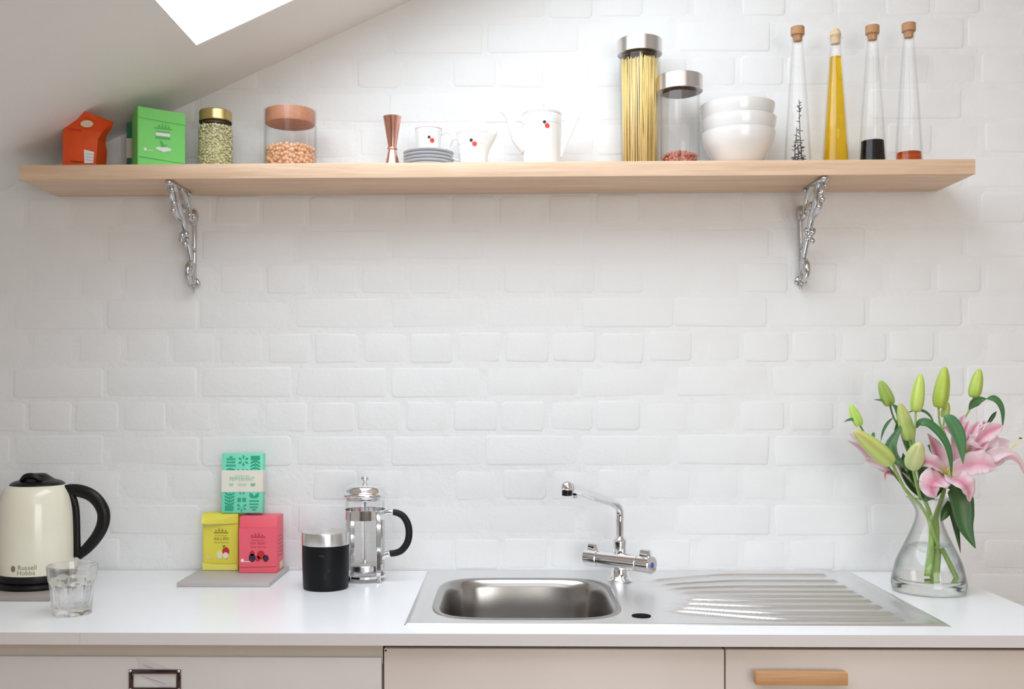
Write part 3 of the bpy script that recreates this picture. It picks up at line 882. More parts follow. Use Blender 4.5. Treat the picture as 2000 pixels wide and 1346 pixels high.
def make_tea_box(label, w, h, d, card, ink, loc, rz, rx, words):
    t = thing('tea_box', label, 'box', loc, rz)
    t.rotation_euler = (rx, 0, rz)
    obj('carton', box2((-w / 2, -d / 2, 0), (w / 2, d / 2, h), .0015, 2), card, t, smooth='auto')
    pr = tea_box_print(t, w, h, words); move(pr, (0, -d / 2 - .0001, 0))
    tag(obj('plant_print', pr, ink, t, smooth=False), kind='stuff')
    zb0, zb1 = h * (1290 - 870) / 1200, h * (1290 - 430) / 1200
    bd = obj('paper_band', box2((-w / 2 - .0006, -d / 2 - .0007, zb0), (w / 2 + .0006, d / 2 + .0006, zb1), .0006, 1), M_BAND, t, smooth='auto')
    if words:
        tb_ = text_bm('PEPPERMINT', .0125, sx=.80)
        obj('lettering', move(tb_, (w * -.003, -d / 2 - .0009, h * .535)), M_SAGE2, bd, smooth=False)
        for cx_, mm in ((-.265, M_SAGE), (.265, M_SAGE2)):
            cup = poly([(-.0055, .007), (.0055, .007), (.0048, .002), (.002, 0), (-.002, 0), (-.0048, .002)], -.0003)
            obj('cup_mark', move(cup, (w * cx_, -d / 2 - .0008, h * .445)), mm, bd, smooth=False)
        for q, wd in ((.615, .016), (.480, .011), (.455, .010)):
            obj('printed_line', move(poly(rect_pts(-wd, 0, wd, .0016), -.0003), (0, -d / 2 - .0008, h * q)), M_SAGE, bd, smooth=False)
    return t
xl = at(250.5, 270, -.05).x
make_tea_box('dark teal tea box with a cream band, half hidden behind the bright green packet', .112, .120, .034, M_TEALC, M_TEAL,
             (xl + .056, -.044, ZS), 0, 0, False)

# --- bright green tea packet, turned a little
ang = math.radians(31)
gl = at(269, 318, -.172); w_, d_ = .0985, .062
gp = thing('tea_packet', 'bright green tea packet with a white leaf print, turned at an angle', 'packet', (gl.x, -.172, ZS), ang)
htL = at(269, 207, -.172).z - ZS
htR = htL - .003
bm = bmesh.new(); V = {}
for i, (x, y, zt) in enumerate(((0, 0, htL), (w_, 0, htR), (w_, d_, htR - .004), (0, d_, htL - .004))):
    V[i] = (bm.verts.new((x, y, 0)), bm.verts.new((x + (.001 if i in (1, 2) else 0), y + (.010 if i < 2 else -.010) * 0, zt)))
for i in range(4):
    j = (i + 1) % 4; bm.faces.new((V[i][0], V[j][0], V[j][1], V[i][1]))
bm.faces.new([V[i][0] for i in range(4)]); bm.faces.new([V[i][1] for i in range(4)])
bmesh.ops.bevel(bm, geom=bm.edges[:], offset=.0015, segments=2, affect='EDGES')
obj('bag', bm, M_GREEN, gp, smooth='auto')
hp = htL
fl = poly([(.0005, hp * .815), (w_ * .35, hp * .800), (w_ - .0005, hp * .775), (w_ - .0008, hp * .965), (.0005, hp * .995)], -.0016)
obj('folded_flap', move(fl, (0, -.0006, 0)), M_GREEN, gp, smooth=False)
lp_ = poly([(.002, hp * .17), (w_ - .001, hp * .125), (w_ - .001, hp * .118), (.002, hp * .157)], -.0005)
obj('fold_shadow_strip', move(lp_, (0, -.0004, 0)), M_GREENP, gp, smooth=False)  # darker green strip painted in for the shadow under the fold
def gprint(name, pts, m): return obj(name, move(poly([(w_ * a, hp * b) for a, b in pts], -.0005), (0, -.0006, 0)), m, gp, smooth=False)
gprint('printed_line', rect_pts(.34, .665, .72, .680), M_GREENP)
for k, a in enumerate((.42, .49, .56, .63)): gprint('crown_print', [(a, .69), (a + .045, .69), (a + .0225, .735 + (.03 if k in (1, 2) else 0))], M_GREENP)
gprint('printed_line', rect_pts(.38, .61, .68, .622), M_GREENP)
gprint('white_panel', rect_pts(.375, .545, .675, .60), M_WPRINT)
gprint('printed_word', rect_pts(.37, .500, .68, .530), M_GREENP)
gprint('leaf_print', [(.46, .46), (.50, .46), (.55, .395), (.63, .42), (.57, .37), (.50, .37)], M_GREENP)
gprint('white_leaf_print', [(.38, .345), (.44, .36), (.50, .352), (.55, .365), (.62, .36), (.70, .345), (.69, .31), (.60, .295), (.54, .272), (.46, .30), (.38, .315)], M_WPRINT)
gprint('small_mark', disc_pts(.155, .295, .026, 14, 1.3), M_WPRINT)
gprint('small_mark', rect_pts(.20, .275, .32, .285), M_WPRINT)

# --- screw jar of green lentils
yj = -.105
jx, jl = spot(422, yj, ZS), mpp(yj)
mj = thing('mason_jar', 'glass screw-top jar full of green lentils under a brass lid', 'jar', jx)
zt = pz(229, yj) - ZS
obj('glass', lathe(smooth_prof([(0, 0), (.028, 0), (.0345, .002), (.0362, .008), (.0365, .045), (.0365, zt - .032), (.0350, zt - .020), (.0312, zt - .009), (.0296, zt - .002)], 3) + [(.0285, zt - .002)] +
          smooth_prof([(.0340, zt - .022), (.0352, zt - .034), (.0352, .01), (.032, .004), (0, .0035)], 3), 56), M_GLASS, mj)
zl0, zl1 = pz(235, yj) - ZS, pz(213, yj) - ZS
rl = 32.2 * jl
obj('lid', lathe([(0, zl0 + .004), (rl - .002, zl0 + .004), (rl - .001, zl0), (rl, zl0 + .0015), (rl - .0008, zl0 + .004), (rl - .0004, zl1 - .005), (rl - .0012, zl1 - .002), (rl - .004, zl1), (0, zl1)], 56), M_GOLD, mj, smooth='auto')
obj('lid_band', lathe([(rl - .003, zl0 - .0025), (rl - .0008, zl0 - .0025), (rl - .0008, zl0 - .0002), (rl - .003, zl0 - .0002)], 48), M_BLACK, mj)
rng = random.Random(11)
lt = fill_balls(950, .0300, .0345, .004, zt - .018, .0034, rng, 1, 1, .5)
join(lt, lathe([(0, .0045), (.030, .0045), (.0305, zt - .024), (0, zt - .020)], 24))
tag(obj('green_lentils', lt, M_LENTIL, None, loc=jx), 'green lentils filling the brass-lidded screw jar', 'lentils', kind='stuff')

# --- jar of chickpeas with a wooden plug lid
yj = -.103; jl = mpp(yj); jx = spot(568, yj, ZS)
cj = thing('storage_jar', 'wide glass jar of chickpeas with a turned wooden lid', 'jar', jx)
R = 51.0 * jl; ztop = pz(222, yj) - ZS
obj('glass', lathe([(0, 0), (R - .004, 0), (R - .001, .0012), (R, .004), (R, ztop + .010), (R - .0012, ztop + .0105), (R - .0024, ztop + .010), (R - .0024, .006), (0, .005)], 64), M_GLASS, cj, smooth='auto')
Rl = 48.3 * jl; zl0, zl1 = pz(241, yj) - ZS, pz(213, yj) - ZS
obj('lid', lathe([(0, zl0), (Rl - .002, zl0), (Rl - .0006, zl0 + .0008), (Rl, zl0 + .003), (Rl, zl1 - .003), (Rl - .001, zl1 - .0008), (Rl - .003, zl1), (0, zl1)], 64), M_BEECH, cj, smooth='auto')
rng = random.Random(5)
zc_ = pz(285, yj) - ZS
ck = fill_balls(430, R - .012, R - .0062, .009, zc_ - .003, .0046, rng, 2)
join(ck, lathe([(0, .0055), (R - .009, .0055), (R - .009, zc_ - .008), (0, zc_ - .006)], 24))
tag(obj('chickpeas', ck, M_CHICK, None, loc=jx), 'pale pink-brown chickpeas in the bottom of the wooden-lidded jar', 'chickpeas', kind='stuff')

# --- copper jigger
yj = -.110; jl = mpp(yj); jx = spot(767, yj, ZS)
z1, zw = pz(227, yj) - ZS, pz(289, yj) - ZS
jg = thing('jigger', 'polished copper double-ended jigger standing between the chickpea jar and the saucers', 'jigger', jx)
obj('large_cup', lathe([(0, zw + .003), (7.0 * jl, zw), (8.2 * jl, zw + .004), (18.0 * jl, z1 - .001), (18.6 * jl, z1), (18.0 * jl, z1 + .0006), (17.2 * jl, z1 - .0005), (7.4 * jl, zw + .006), (0, zw + .005)], 40), M_COPPER, jg, smooth='auto')
obj('small_cup', lathe([(0, zw - .003), (7.0 * jl, zw - .0005), (8.2 * jl, zw - .004), (16.4 * jl, .0012), (16.8 * jl, 0), (16 * jl, 0), (7.4 * jl, zw - .006), (0, zw - .006)], 40), M_COPPER, jg, smooth='auto')
obj('neck_ring', lathe([(6.8 * jl, zw - .003), (9.4 * jl, zw - .0022), (10.0 * jl, zw), (9.4 * jl, zw + .0022), (6.8 * jl, zw + .003)], 32), M_COPPER, jg)

# --- five saucers with a cup on top
ys_ = -.098; jl = mpp(ys_); jx = spot(837.5, ys_, ZS)
Rs = 49.5 * jl
def saucer_bm():
    return lathe(smooth_prof([(0, .0018), (.020, .0018), (.024, 0), (.027, .0004), (.029, .0024), (Rs - .008, .0062), (Rs - .0012, .0090), (Rs, .0104)], 3) +
                 smooth_prof([(Rs - .0012, .0108), (Rs - .010, .0086), (.030, .0050), (.024, .0040), (0, .0040)], 3), 64)
names = ['lowest pale grey saucer of the stack, standing on the oak shelf', 'second saucer from the bottom of the stack beside the jigger', 'middle one of the five stacked saucers',
         'second saucer from the top of the stack, below the cup', 'topmost saucer of the stack, carrying the small cup']
pitch = .0074
s0 = None
for k in range(5):
    if s0 is None:
        s0 = thing('saucer', names[0], 'saucer', jx, 0, 'stacked china saucers')
        sb = obj('plate', saucer_bm(), M_CHINAG, s0)
    else:
        o = copy_tree(s0); o.location = (jx[0] + rng.uniform(-.0006, .0006), jx[1] + rng.uniform(-.0006, .0006), jx[2] + k * pitch); o['label'] = names[k]
zc0 = ZS + 4 * pitch + .0042
def dots(par, r_of, az_b, z_b, az_r, z_r, rb, rr_):
    """two printed spots wrapped round a china body"""
    for nm, az, zc, rad, m in (('black_spot', az_b, z_b, rb, M_INK), ('red_spot', az_r, z_r, rr_, M_RED)):
        bm = bmesh.new(); ring = []
        cv = None
        for i in range(20):
            a = 2 * PI * i / 20
            zz = zc + rad * math.sin(a); r = r_of(zz) + .0003
            th = az + rad * math.cos(a) / r
            ring.append(bm.verts.new((r * math.sin(th), -r * math.cos(th), zz)))
        r = r_of(zc) + .0004
        c = bm.verts.new((r * math.sin(az), -r * math.cos(az), zc))
        for i in range(20): bm.faces.new((c, ring[i], ring[(i + 1) % 20]))
        obj(nm, bm, m, par)
def line_ring(r, z, w=.0005):
    return lathe([(r - .0003, z - w), (r + .00025, z - w), (r + .00025, z + w), (r - .0003, z + w)], 56)
cx = spot(838, ys_, zc0)
ct = pz(251, ys_) - zc0; Rc = 26.5 * jl; Rb = 19 * jl
cup = thing('tea_cup', 'small white cup with red and black spots on the stacked saucers', 'cup', cx)
rcup = lambda z: Rb + (Rc - Rb) * min(1, max(0, z / ct)) ** .6
obj('body', lathe([(0, .0008), (Rb - .003, .0), (Rb - .001, .0006)] + [(rcup(ct * k / 8), max(.0015, ct * k / 8)) for k in range(9)] + [(Rc - .0008, ct + .0005), (Rc - .002, ct)] + [(rcup(ct * k / 8) - .0022, max(.004, ct * k / 8)) for k in range(7, -1, -1)] + [(0, .004)], 56), M_CHINA, cup)
obj('rim_line', line_ring(Rc, ct - .0014, .0008), M_PINKL, cup)
hx = (Rc, 0)
obj('handle', tube([(Rc - .001, 0, ct * .78), (Rc + .010, 0, ct * .88), (Rc + .020, 0, ct * .74), (Rc + .021, 0, ct * .50), (Rc + .012, 0, ct * .30), (rcup(ct * .25) - .001, 0, ct * .24)], .0021, 10, 5, .8), M_CHINA, cup)
dots(cup, rcup, 0.115, pz(266, -.128) - zc0, 0.36, pz(272.5, -.126) - zc0, (.0033), .0052)

# --- milk jug
yj = -.105; jl = mpp(yj); jx = spot(925, yj, ZS)
zt = pz(261, yj) - ZS; R1, R0 = 32.5 * jl, 26 * jl
jug = thing('milk_jug', 'small white jug with red and black spots, its lip towards the coffee pot', 'jug', jx)
rj = lambda z: R0 + (R1 - R0) * min(1, max(0, z / zt)) ** .8
bm = lathe([(0, .001), (R0 - .003, 0)] + [(rj(zt * k / 10), max(.0012, zt * k / 10)) for k in range(11)] + [(R1 - .001, zt + .0006), (R1 - .0022, zt)] + [(rj(zt * k / 10) - .0024, max(.004, zt * k / 10)) for k in range(9, -1, -1)] + [(0, .004)], 64)
for v in bm.verts:                                                  # pull out the pouring lip
    az = math.atan2(v.co.y, v.co.x); s = max(0, math.cos(az)) ** 6 * sstep(zt * .42, zt, v.co.z)
    v.co.x += s * .0175; v.co.z += s * .005
obj('body', bm, M_CHINA, jug)
obj('middle_line', line_ring(rj(pz(285, yj) - ZS), pz(285, yj) - ZS, .0004), M_CHINAG, jug)
rl_ = line_ring(R1 - .0002, zt - .0022, .0006)
for v in rl_.verts:
    az = math.atan2(v.co.y, v.co.x); s = max(0, math.cos(az)) ** 6; v.co.x += s * .0160; v.co.z += s * .005
obj('rim_line', rl_, M_PINKL, jug)
obj('handle', tube([(-R1 + .001, 0, zt * .86), (-R1 - .012, 0, zt * .84), (-R1 - .017, 0, zt * .60), (-R1 - .010, 0, zt * .36), (-rj(zt * .3) + .001, 0, zt * .28)], .0023, 10, 5, .8), M_CHINA, jug)
dots(jug, rj, -.09, pz(273, -.14) - ZS, .12, pz(280, -.14) - ZS, .0036, .0053)

# --- coffee pot
yj = -.105; jl = mpp(yj); jx = spot(1059, yj, ZS)
zt = pz(226, yj) - ZS; R = 38.5 * jl; Rb = 35.5 * jl
pot = thing('coffee_pot', 'tall white china coffee pot with a lid, slanting handle and red and black spots', 'pot', jx)
rp = lambda z: Rb + (R - Rb) * min(1, max(0, z / zt))
obj('body', lathe([(0, .001), (Rb - .003, 0), (Rb - .001, .0006)] + [(rp(zt * k / 8), max(.002, zt * k / 8)) for k in range(9)] + [(R - .001, zt + .0012), (R - .004, zt + .0014), (0, zt + .0014)], 64), M_CHINA, pot)
obj('middle_line', line_ring(rp(pz(246.5, yj) - ZS), pz(246.5, yj) - ZS, .0004), M_CHINAG, pot)
obj('rim_line', line_ring(R, zt - .001, .0006), M_PINKL, pot)
ld = obj('lid', lathe(smooth_prof([(0, zt + .0016), (R - .0035, zt + .0016), (R - .0045, zt + .004), (R * .72, zt + .008), (R * .3, zt + .0105), (0, zt + .011)], 3), 48), M_CHINA, pot)
zk = pz(201, yj) - ZS
obj('knob', lathe(smooth_prof([(0, zt + .010), (.0045, zt + .010), (.0036, zt + .014), (.0062, zk - .004), (.0055, zk), (0, zk + .002)], 3), 24), M_CHINA, ld)
hn = [at(px, py, yj) for px, py in ((1110, 221), (1122, 220), (1133, 224), (1132, 230), (1096, 309), (1089, 309), (1089, 268), (1093, 261))]
hb_ = poly([(p.x - jx[0], p.z - ZS) for p in hn], .010); move(hb_, (0, -.005, 0))
bmesh.ops.bevel(hb_, geom=hb_.edges[:], offset=.0016, segments=2, affect='EDGES')
obj('handle', hb_, M_CHINA, pot, smooth='auto')
st = [at(px, py, yj) - Vector(jx) for px, py in ((1030, 290), (1012, 272), (1001, 246), (991, 226), (981, 216))]
obj('spout', tube(st, [.017, .0135, .0095, .0066, .0046], 16, 5), M_CHINA, pot)
dots(pot, rp, .105, pz(238.5, -.147) - ZS, .245, pz(245.5, -.147) - ZS, .0035, .0053)

# --- two steel-lidded jars
def lidded_jar(label, px, y, ltop, lbot, rlid, rg0, rg1, gl_label=None):
    jl = mpp(y); loc = spot(px, y, ZS)
    t = thing('storage_jar', label, 'jar', loc)
    zb, zt = pz(lbot, y) - ZS, pz(ltop, y) - ZS
    r0, r1 = rg0 * jl, rg1 * jl
    obj('glass', lathe([(0, 0), (r0 - .004, 0), (r0 - .001, .0012), (r0, .004), (r1, zb - .004), (r1 - .003, zb + .004), (r1 - .005, zb + .004), (r1 - .0024, zb - .006), (r0 - .0024, .006), (0, .005)], 64), M_GLASS, t, smooth='auto')
    rl = rlid * jl
    l = obj('lid', lathe([(0, zb + .002), (rl - .0035, zb + .002), (rl - .0028, zb), (rl - .0006, zb), (rl, zb + .0008), (rl, zt - .0018), (rl - .0006, zt - .0006), (rl - .002, zt), (0, zt)], 72), M_LID, t, smooth='auto')
    obj('seal', lathe([(0, zb - .004), (r1 - .0075, zb - .0045), (r1 - .0055, zb - .003), (r1 - .0060, zb + .0018), (0, zb + .0018)], 56), M_DCHROME, t, smooth='auto')
    return t, loc, r0, r1, zb
yj = -.077
t, loc, r0, r1, zb = lidded_jar('tall glass jar of spaghetti with a brushed steel lid', 1250.5, yj, 82, 110, 43.5, 36.5, 39.5)
bm = bmesh.new(); rng = random.Random(21)
zs1 = pz(120, yj) - ZS
for k in range(270):
    a = rng.uniform(0, 2 * PI); rr_ = math.sqrt(rng.uniform(.25, 1))
    ra, rb = (r0 - .0042) * rr_, (r1 - .0046) * min(1, max(.2, rr_ + rng.gauss(0, .10)))
    b = a + rng.gauss(0, .16)
    L = zs1 + rng.uniform(-.006, .001) + (rng.uniform(.004, .012) if rng.random() < .06 else 0)
    join(bm, cyl_between((ra * math.cos(a), ra * math.sin(a), .0062), (rb * math.cos(b), rb * math.sin(b), L), .00105, None, 6))
tag(obj('spaghetti', bm, M_PASTA, None, smooth=True, loc=loc), 'bundle of dry spaghetti filling the tallest jar', 'spaghetti', kind='stuff')
yj2 = -.113
t, loc, r0, r1, zb = lidded_jar('shorter glass jar of red-brown beans with a brushed steel lid', 1328.5, yj2, 153, 183, 44.5, 38.2, 38.2)
rng = random.Random(9)
bn = fill_balls(150, r0 - .014, r0 - .0058, .008, .0245, .0036, rng, 2, 1.25, .8, .012)
join(bn, lathe([(0, .0055), (r0 - .008, .0055), (r0 - .009, .020), (r0 * .5, .030), (0, .033)], 24))
tag(obj('red_beans', bn, M_BEAN, None, loc=loc), 'small heap of red-brown beans in the shorter steel-lidded jar', 'beans', kind='stuff')

# --- three nested bowls
yj = -.096; jl = mpp(yj); base = spot(1443, yj, ZS)
Rb_ = 70 * jl; hb0 = pz(266, yj) - ZS + .002
labels = ['lowest white china bowl of the nested stack', 'middle white china bowl of the nested stack', 'topmost white china bowl of the nested stack']
b0 = None
step = (pz(211, yj) - ZS - hb0) / 2
for k in range(3):
    if b0 is None:
        b0 = thing('cereal_bowl', labels[0], 'bowl', base, 0, 'nested white bowls')
        prof = [(0, .002), (.026, .002), (.028, 0), (.031, .0002), (.032, .004), (.047, .012), (.060, .028), (Rb_ - .006, .048), (Rb_ - .001, hb0 - .012), (Rb_, hb0 - .004), (Rb_ + .0005, hb0)]
        inn = [(Rb_ - .0022, hb0), (Rb_ - .0032, hb0 - .010), (Rb_ - .010, .048), (.055, .029), (.043, .016), (.030, .009), (0, .008)]
        obj('body', lathe(smooth_prof(prof, 3) + smooth_prof(inn, 3), 72), M_BOWLC, b0)
    else:
        o = copy_tree(b0); o['label'] = labels[k]
        o.location = (base[0] + (.0005, -.0008)[k - 1] * 3, base[1], ZS + k * step)
        o.scale = (.992 + .010 * k,) * 2 + (1,)

# --- four tapered corked bottles
def bottle(px, ytop, label, neck_liq=None, cork_r=13.0, cork_small=False, cork_mat=M_CORK):
    y = -.097; jl = mpp(y); loc = spot(px, y, ZS)
    t = thing('glass_bottle', label, 'bottle', loc, 0, 'tapered corked glass bottles')
    z1 = pz(ytop + 17, y) - ZS
    r0, rn = 26.5 * jl, 10.4 * jl
    outer = [(0, 0), (r0 - .003, 0), (r0 - .0006, .001), (r0, .003)] + smooth_prof([(r0 - .0001, .006), (r0 * .80, z1 * .35), (r0 * .55, z1 * .72), (rn, z1 - .020), (rn, z1 - .013), (rn + .0026, z1 - .004)], 4) + [(rn + .0030, z1), (rn - .0004, z1)]
    inner = [(rn - .0018, z1 - .018), (r0 * .55 - .0022, z1 * .72), (r0 * .80 - .0022, z1 * .35), (r0 - .0026, .007), (0, .006)]
    obj('glass', lathe(outer + inner, 48), M_GLASSB, t)
    zc = pz(ytop, y) - ZS
    if cork_small:
        ck_ = lathe([(0, z1 - .014), (rn - .0024, z1 - .014), (rn - .0004, z1), (.0090, z1 + .001), (.0118, z1 + .005), (.0108, z1 + .010), (.0072, zc - .001), (.003, zc), (0, zc)], 24)
    else:
        rc = cork_r * jl
        ck_ = lathe([(0, z1 - .012), (rn - .0026, z1 - .012), (rn - .0012, z1 + .0004), (rc - .001, z1 + .0008), (rc, z1 + .002), (rc, zc - .001), (rc - .0012, zc), (0, zc)], 28)
    obj('cork', ck_, M_CORKL if cork_small else cork_mat, t, smooth='auto')
    rin = lambda z: (r0 - .0027) + ((r0 * .80 - .0023) - (r0 - .0027)) * min(1, z / (z1 * .35)) if z < z1 * .35 else ((r0 * .80 - .0023) + (r0 * .55 - r0 * .80) * min(1, (z - z1 * .35) / (z1 * .37)) if z < z1 * .72 else
                     (r0 * .55 - .0023) + (rn - .0018 - r0 * .55 + .0023) * min(1, (z - z1 * .72) / (z1 * .28 - .018)))
    return t, loc, rin, y
def liquid(name, rin, y, loc, pyl, m, label, cat):
    zl = pz(pyl, y) - ZS
    pr = [(0, .0064)] + [(rin(z) - .0002, z) for z in [.0064 + (zl - .0064) * k / 14 for k in range(15)]] + [(0, zl)]
    tag(obj(name, lathe(pr, 48), m, None, loc=loc, smooth='auto'), label, cat)
t, loc, rin, y = bottle(1559, 58, 'corked tapered bottle holding a dark dried herb sprig, next to the white bowls')
bm = bmesh.new(); rng = random.Random(4)
for s in range(3):
    a = s * 2.1; top = (.150, .085, .062)[s]
    pts = [Vector((.010 * math.cos(a), .010 * math.sin(a), .007)), Vector((.006 * math.cos(a + .4), .006 * math.sin(a + .4), top * .5)), Vector((.003 * math.cos(a), .003 * math.sin(a), top))]
    join(bm, tube(pts, [.0013, .0010, .0006], 6, 5))
    for k in range(46 if s else 60):
        u = rng.random() ** 1.5; p = pts[0].lerp(pts[1], u * 2) if u < .5 else pts[1].lerp(pts[2], u * 2 - 1)
        az = rng.uniform(0, 2 * PI); L = rng.uniform(.005, .011) * (1.1 - .5 * u)
        q = p + Vector((L * math.cos(az), L * math.sin(az), rng.uniform(.001, .006)))
        rr_ = math.hypot(q.x, q.y); lim = rin(q.z) - .0016
        if rr_ > lim: q.x *= lim / rr_; q.y *= lim / rr_
        join(bm, tube([p, p.lerp(q, .5) + Vector((0, 0, .001)), q], [.0005, .0010, .0003], 5, 2))
tag(obj('dried_herb', bm, M_HERB, None, loc=loc), 'dark dried herb sprigs inside the corked bottle nearest the bowls', 'herb', kind='stuff')
t, loc, rin, y = bottle(1633, 62, 'tapered bottle with a small round stopper, full of golden olive oil', cork_small=True)
liquid('olive_oil', rin, y, loc, 117, M_OIL, 'golden olive oil filling the second tapered bottle', 'oil')
t, loc, rin, y = bottle(1705, 57, 'corked tapered bottle with a little black vinegar at the bottom')
liquid('dark_vinegar', rin, y, loc, 281, M_VINEGAR, 'black vinegar in the bottom of the third tapered bottle', 'vinegar')
t, loc, rin, y = bottle(1776, 53, 'last corked tapered bottle on the shelf, with a thin amber layer')
liquid('amber_vinegar', rin, y, loc, 304, M_AMBER, 'thin layer of amber vinegar in the last tapered bottle', 'vinegar')

# ================================================================== things on the worktop
# --- grey board under the kettle, and the kettle
zb_ = ZT + .0097
p1 = onz(97, 1165, zb_)
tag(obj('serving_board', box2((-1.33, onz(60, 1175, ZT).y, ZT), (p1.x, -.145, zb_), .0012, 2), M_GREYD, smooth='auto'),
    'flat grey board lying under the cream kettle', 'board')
yk = -.222; jl = mpp(yk); kx = spot(73, yk, zb_)
K = thing('electric_kettle', 'cream electric kettle with black lid, handle and base beside the tumbler', 'kettle', kx)
kz = lambda py: pz(py, yk, 73) - zb_
kb = kz(1114)
obj('power_base', lathe([(0, 0), (75 * jl, 0), (77.5 * jl, .002), (78 * jl, .005), (76.5 * jl, .010), (72 * jl, .0125), (0, .0125)], 64), M_BLACK, K, smooth='auto')
obj('foot', lathe([(0, .0128), (71.5 * jl, .0128), (73.3 * jl, .0145), (74 * jl, .018), (73.6 * jl, kb - .0005), (0, kb)], 64), M_BLACK, K, smooth='auto')
prof = [(73.4, 1114.5), (73.4, 1100), (73.0, 1058), (71.8, 1010), (70.4, 990), (67.5, 972), (62.5, 958), (57, 950.5), (53.5, 947.5)]
bd = lathe([(0, kb + .0004), (73.0 * jl, kb + .0004)] + smooth_prof([(r * jl, kz(py)) for r, py in prof], 4) + [(51.5 * jl, kz(946.5)), (0, kz(946.5))], 80)
obj('body', bd, M_CREAM, K, smooth='auto')
obj('lid', lathe(smooth_prof([(51.5 * jl, kz(947)), (50.5 * jl, kz(944.5)), (44 * jl, kz(940)), (33 * jl, kz(936.5)), (24 * jl, kz(931)), (18 * jl, kz(926.5)), (12 * jl, kz(924.5)), (0, kz(924))], 3) , 56), M_BLACK, K)
gp_ = tube([(-.020, -.030, kz(937)), (-.008, -.034, kz(928)), (.008, -.034, kz(928)), (.022, -.030, kz(937))], [.004, .006, .006, .004], 10, 4)
obj('lid_grip', gp_, M_BLACK, K)
def KP(px, py, dy=0): 
    q = at(px, py, yk + dy); return (q.x - kx[0], dy, q.z - zb_)
hd = tube([KP(124, 958), KP(140, 957), KP(160, 960), KP(179, 968), KP(194, 983), KP(202.5, 1003), KP(200, 1027), KP(188, 1050), KP(170, 1071), KP(153, 1087)],
          [.0075, .0092, .0098, .0098, .0098, .0098, .0096, .0090, .0082, .0060], 16, 5, 1.35, (0, 1, 0))
obj('handle', hd, M_BLACK, K)
rb_ = tube([KP(136, 966), KP(145, 985), KP(148.5, 1010), KP(149.5, 1050), KP(150, 1088)], [.0075, .0062, .0056, .0056, .0060], 12, 5, 1.5, (0, 1, 0))
obj('handle_spine', rb_, M_BLACK, K)
sp_ = tube([KP(10, 985), KP(-4, 972), KP(-18, 962)], [.020, .016, .011], 16, 4, 1.2, (0, 1, 0))
tag(obj('spout', sp_, M_LID, K), 'brushed steel pouring lip')
# maker's lettering wrapped on the body
def wrap_on(bm, r, az, zc):
    for v in bm.verts:
        th = az + v.co.x / r; rad = r + .0003 - v.co.y
        v.co = Vector((rad * math.sin(th), -rad * math.cos(th), zc + v.co.z))
    return bm
rk = 73.2 * jl
azk = math.asin(max(-1, min(1, (at(55, 1100, yk - .07).x - kx[0]) / rk)))
M_GINK = plain('grey_lettering', S(128, 126, 112), .5)
obj('lettering', wrap_on(text_bm('Russell', .0132, 'CENTER'), rk, azk, kz(1096.5) - .0045), M_GINK, K, smooth=False)
obj('lettering', wrap_on(text_bm('Hobbs', .0132, 'CENTER'), rk, azk - .03, kz(1106.5) - .0045), M_GINK, K, smooth=False)
em = poly(disc_pts(0, 0, .0066, 20, .68), -.0003)
for k in range(3): join(em, poly(rect_pts(-.0046, -.004 + .003 * k, .0046, -.0028 + .003 * k), -.0006))
azm = math.asin(max(-1, min(1, (at(30.5, 1100, yk - .065).x - kx[0]) / rk)))
obj('emblem', wrap_on(em, rk, azm, kz(1099)), M_GINK, K, smooth=False)

# --- facetted tumbler
yg = -.448; jl = mpp(yg); gx = spot(140.5, yg, ZT)
tg = thing('tumbler', 'empty facetted glass tumbler in front of the kettle', 'glass', (gx[0], gx[1], gx[2] + .0005))
hT = pz(1103.5, yg, 141) - ZT
bm = bmesh.new(); N = 90; rings = []
R1, R0 = 45.8 * jl, 36.5 * jl
def orad(z, a):
    b = R0 + (R1 - R0) * (z / hT) ** .9
    f = 1 - sstep(hT * .60, hT * .70, z)
    f *= sstep(0.001, .006, z)
    ph = (a * 9 / (2 * PI)) % 1.0 - .5
    flat = math.cos(PI / 9) / max(.3, math.cos(ph * 2 * PI / 9))
    return b * (1 + .055 * (1 - f)* sstep(hT*.45, hT*.75, z)) * ((1 - f) + f * flat * 1.012)
zs = [0.0, .0012, .004, .008, .02, .035, hT * .52, hT * .58, hT * .62, hT * .66, hT * .70, hT * .76, hT * .88, hT - .0008]
for z in zs: rings.append([bm.verts.new((orad(max(z, .0), 2 * PI * i / N) * (.965 if z == 0 else 1) * math.cos(2 * PI * i / N), orad(z, 2 * PI * i / N) * (.965 if z == 0 else 1) * math.sin(2 * PI * i / N), z)) for i in range(N)])
for dr_, z in ((.0010, hT), (.0022, hT - .0008), (.0030, hT * .8), (.0036, hT * .5), (.0042, .020), (.0065, .0125), (.014, .0105)):
    rings.append([bm.verts.new(((R0 + (R1 * 1.055 - R0) * (z / hT) ** .9 - dr_) * math.cos(2 * PI * i / N), (R0 + (R1 * 1.055 - R0) * (z / hT) ** .9 - dr_) * math.sin(2 * PI * i / N), z)) for i in range(N)])
for a, b in zip(rings, rings[1:]):
    for i in range(N): bm.faces.new((a[i], a[(i + 1) % N], b[(i + 1) % N], b[i]))
bm.faces.new(rings[0]); bm.faces.new(rings[-1])
obj('facetted_glass', bm, M_TUMBLER, tg, smooth='auto')

# --- grey board with three tea boxes
zb2 = ZT + .0097
a0, a1 = onz(345, 1147, ZT), onz(526, 1147, ZT)
tag(obj('serving_board', box2((a0.x, a0.y, ZT), (a1.x, -.004, zb2), .0012, 2), M_GREY, smooth='auto'),
    'pale grey board carrying the yellow and pink tea boxes', 'board')
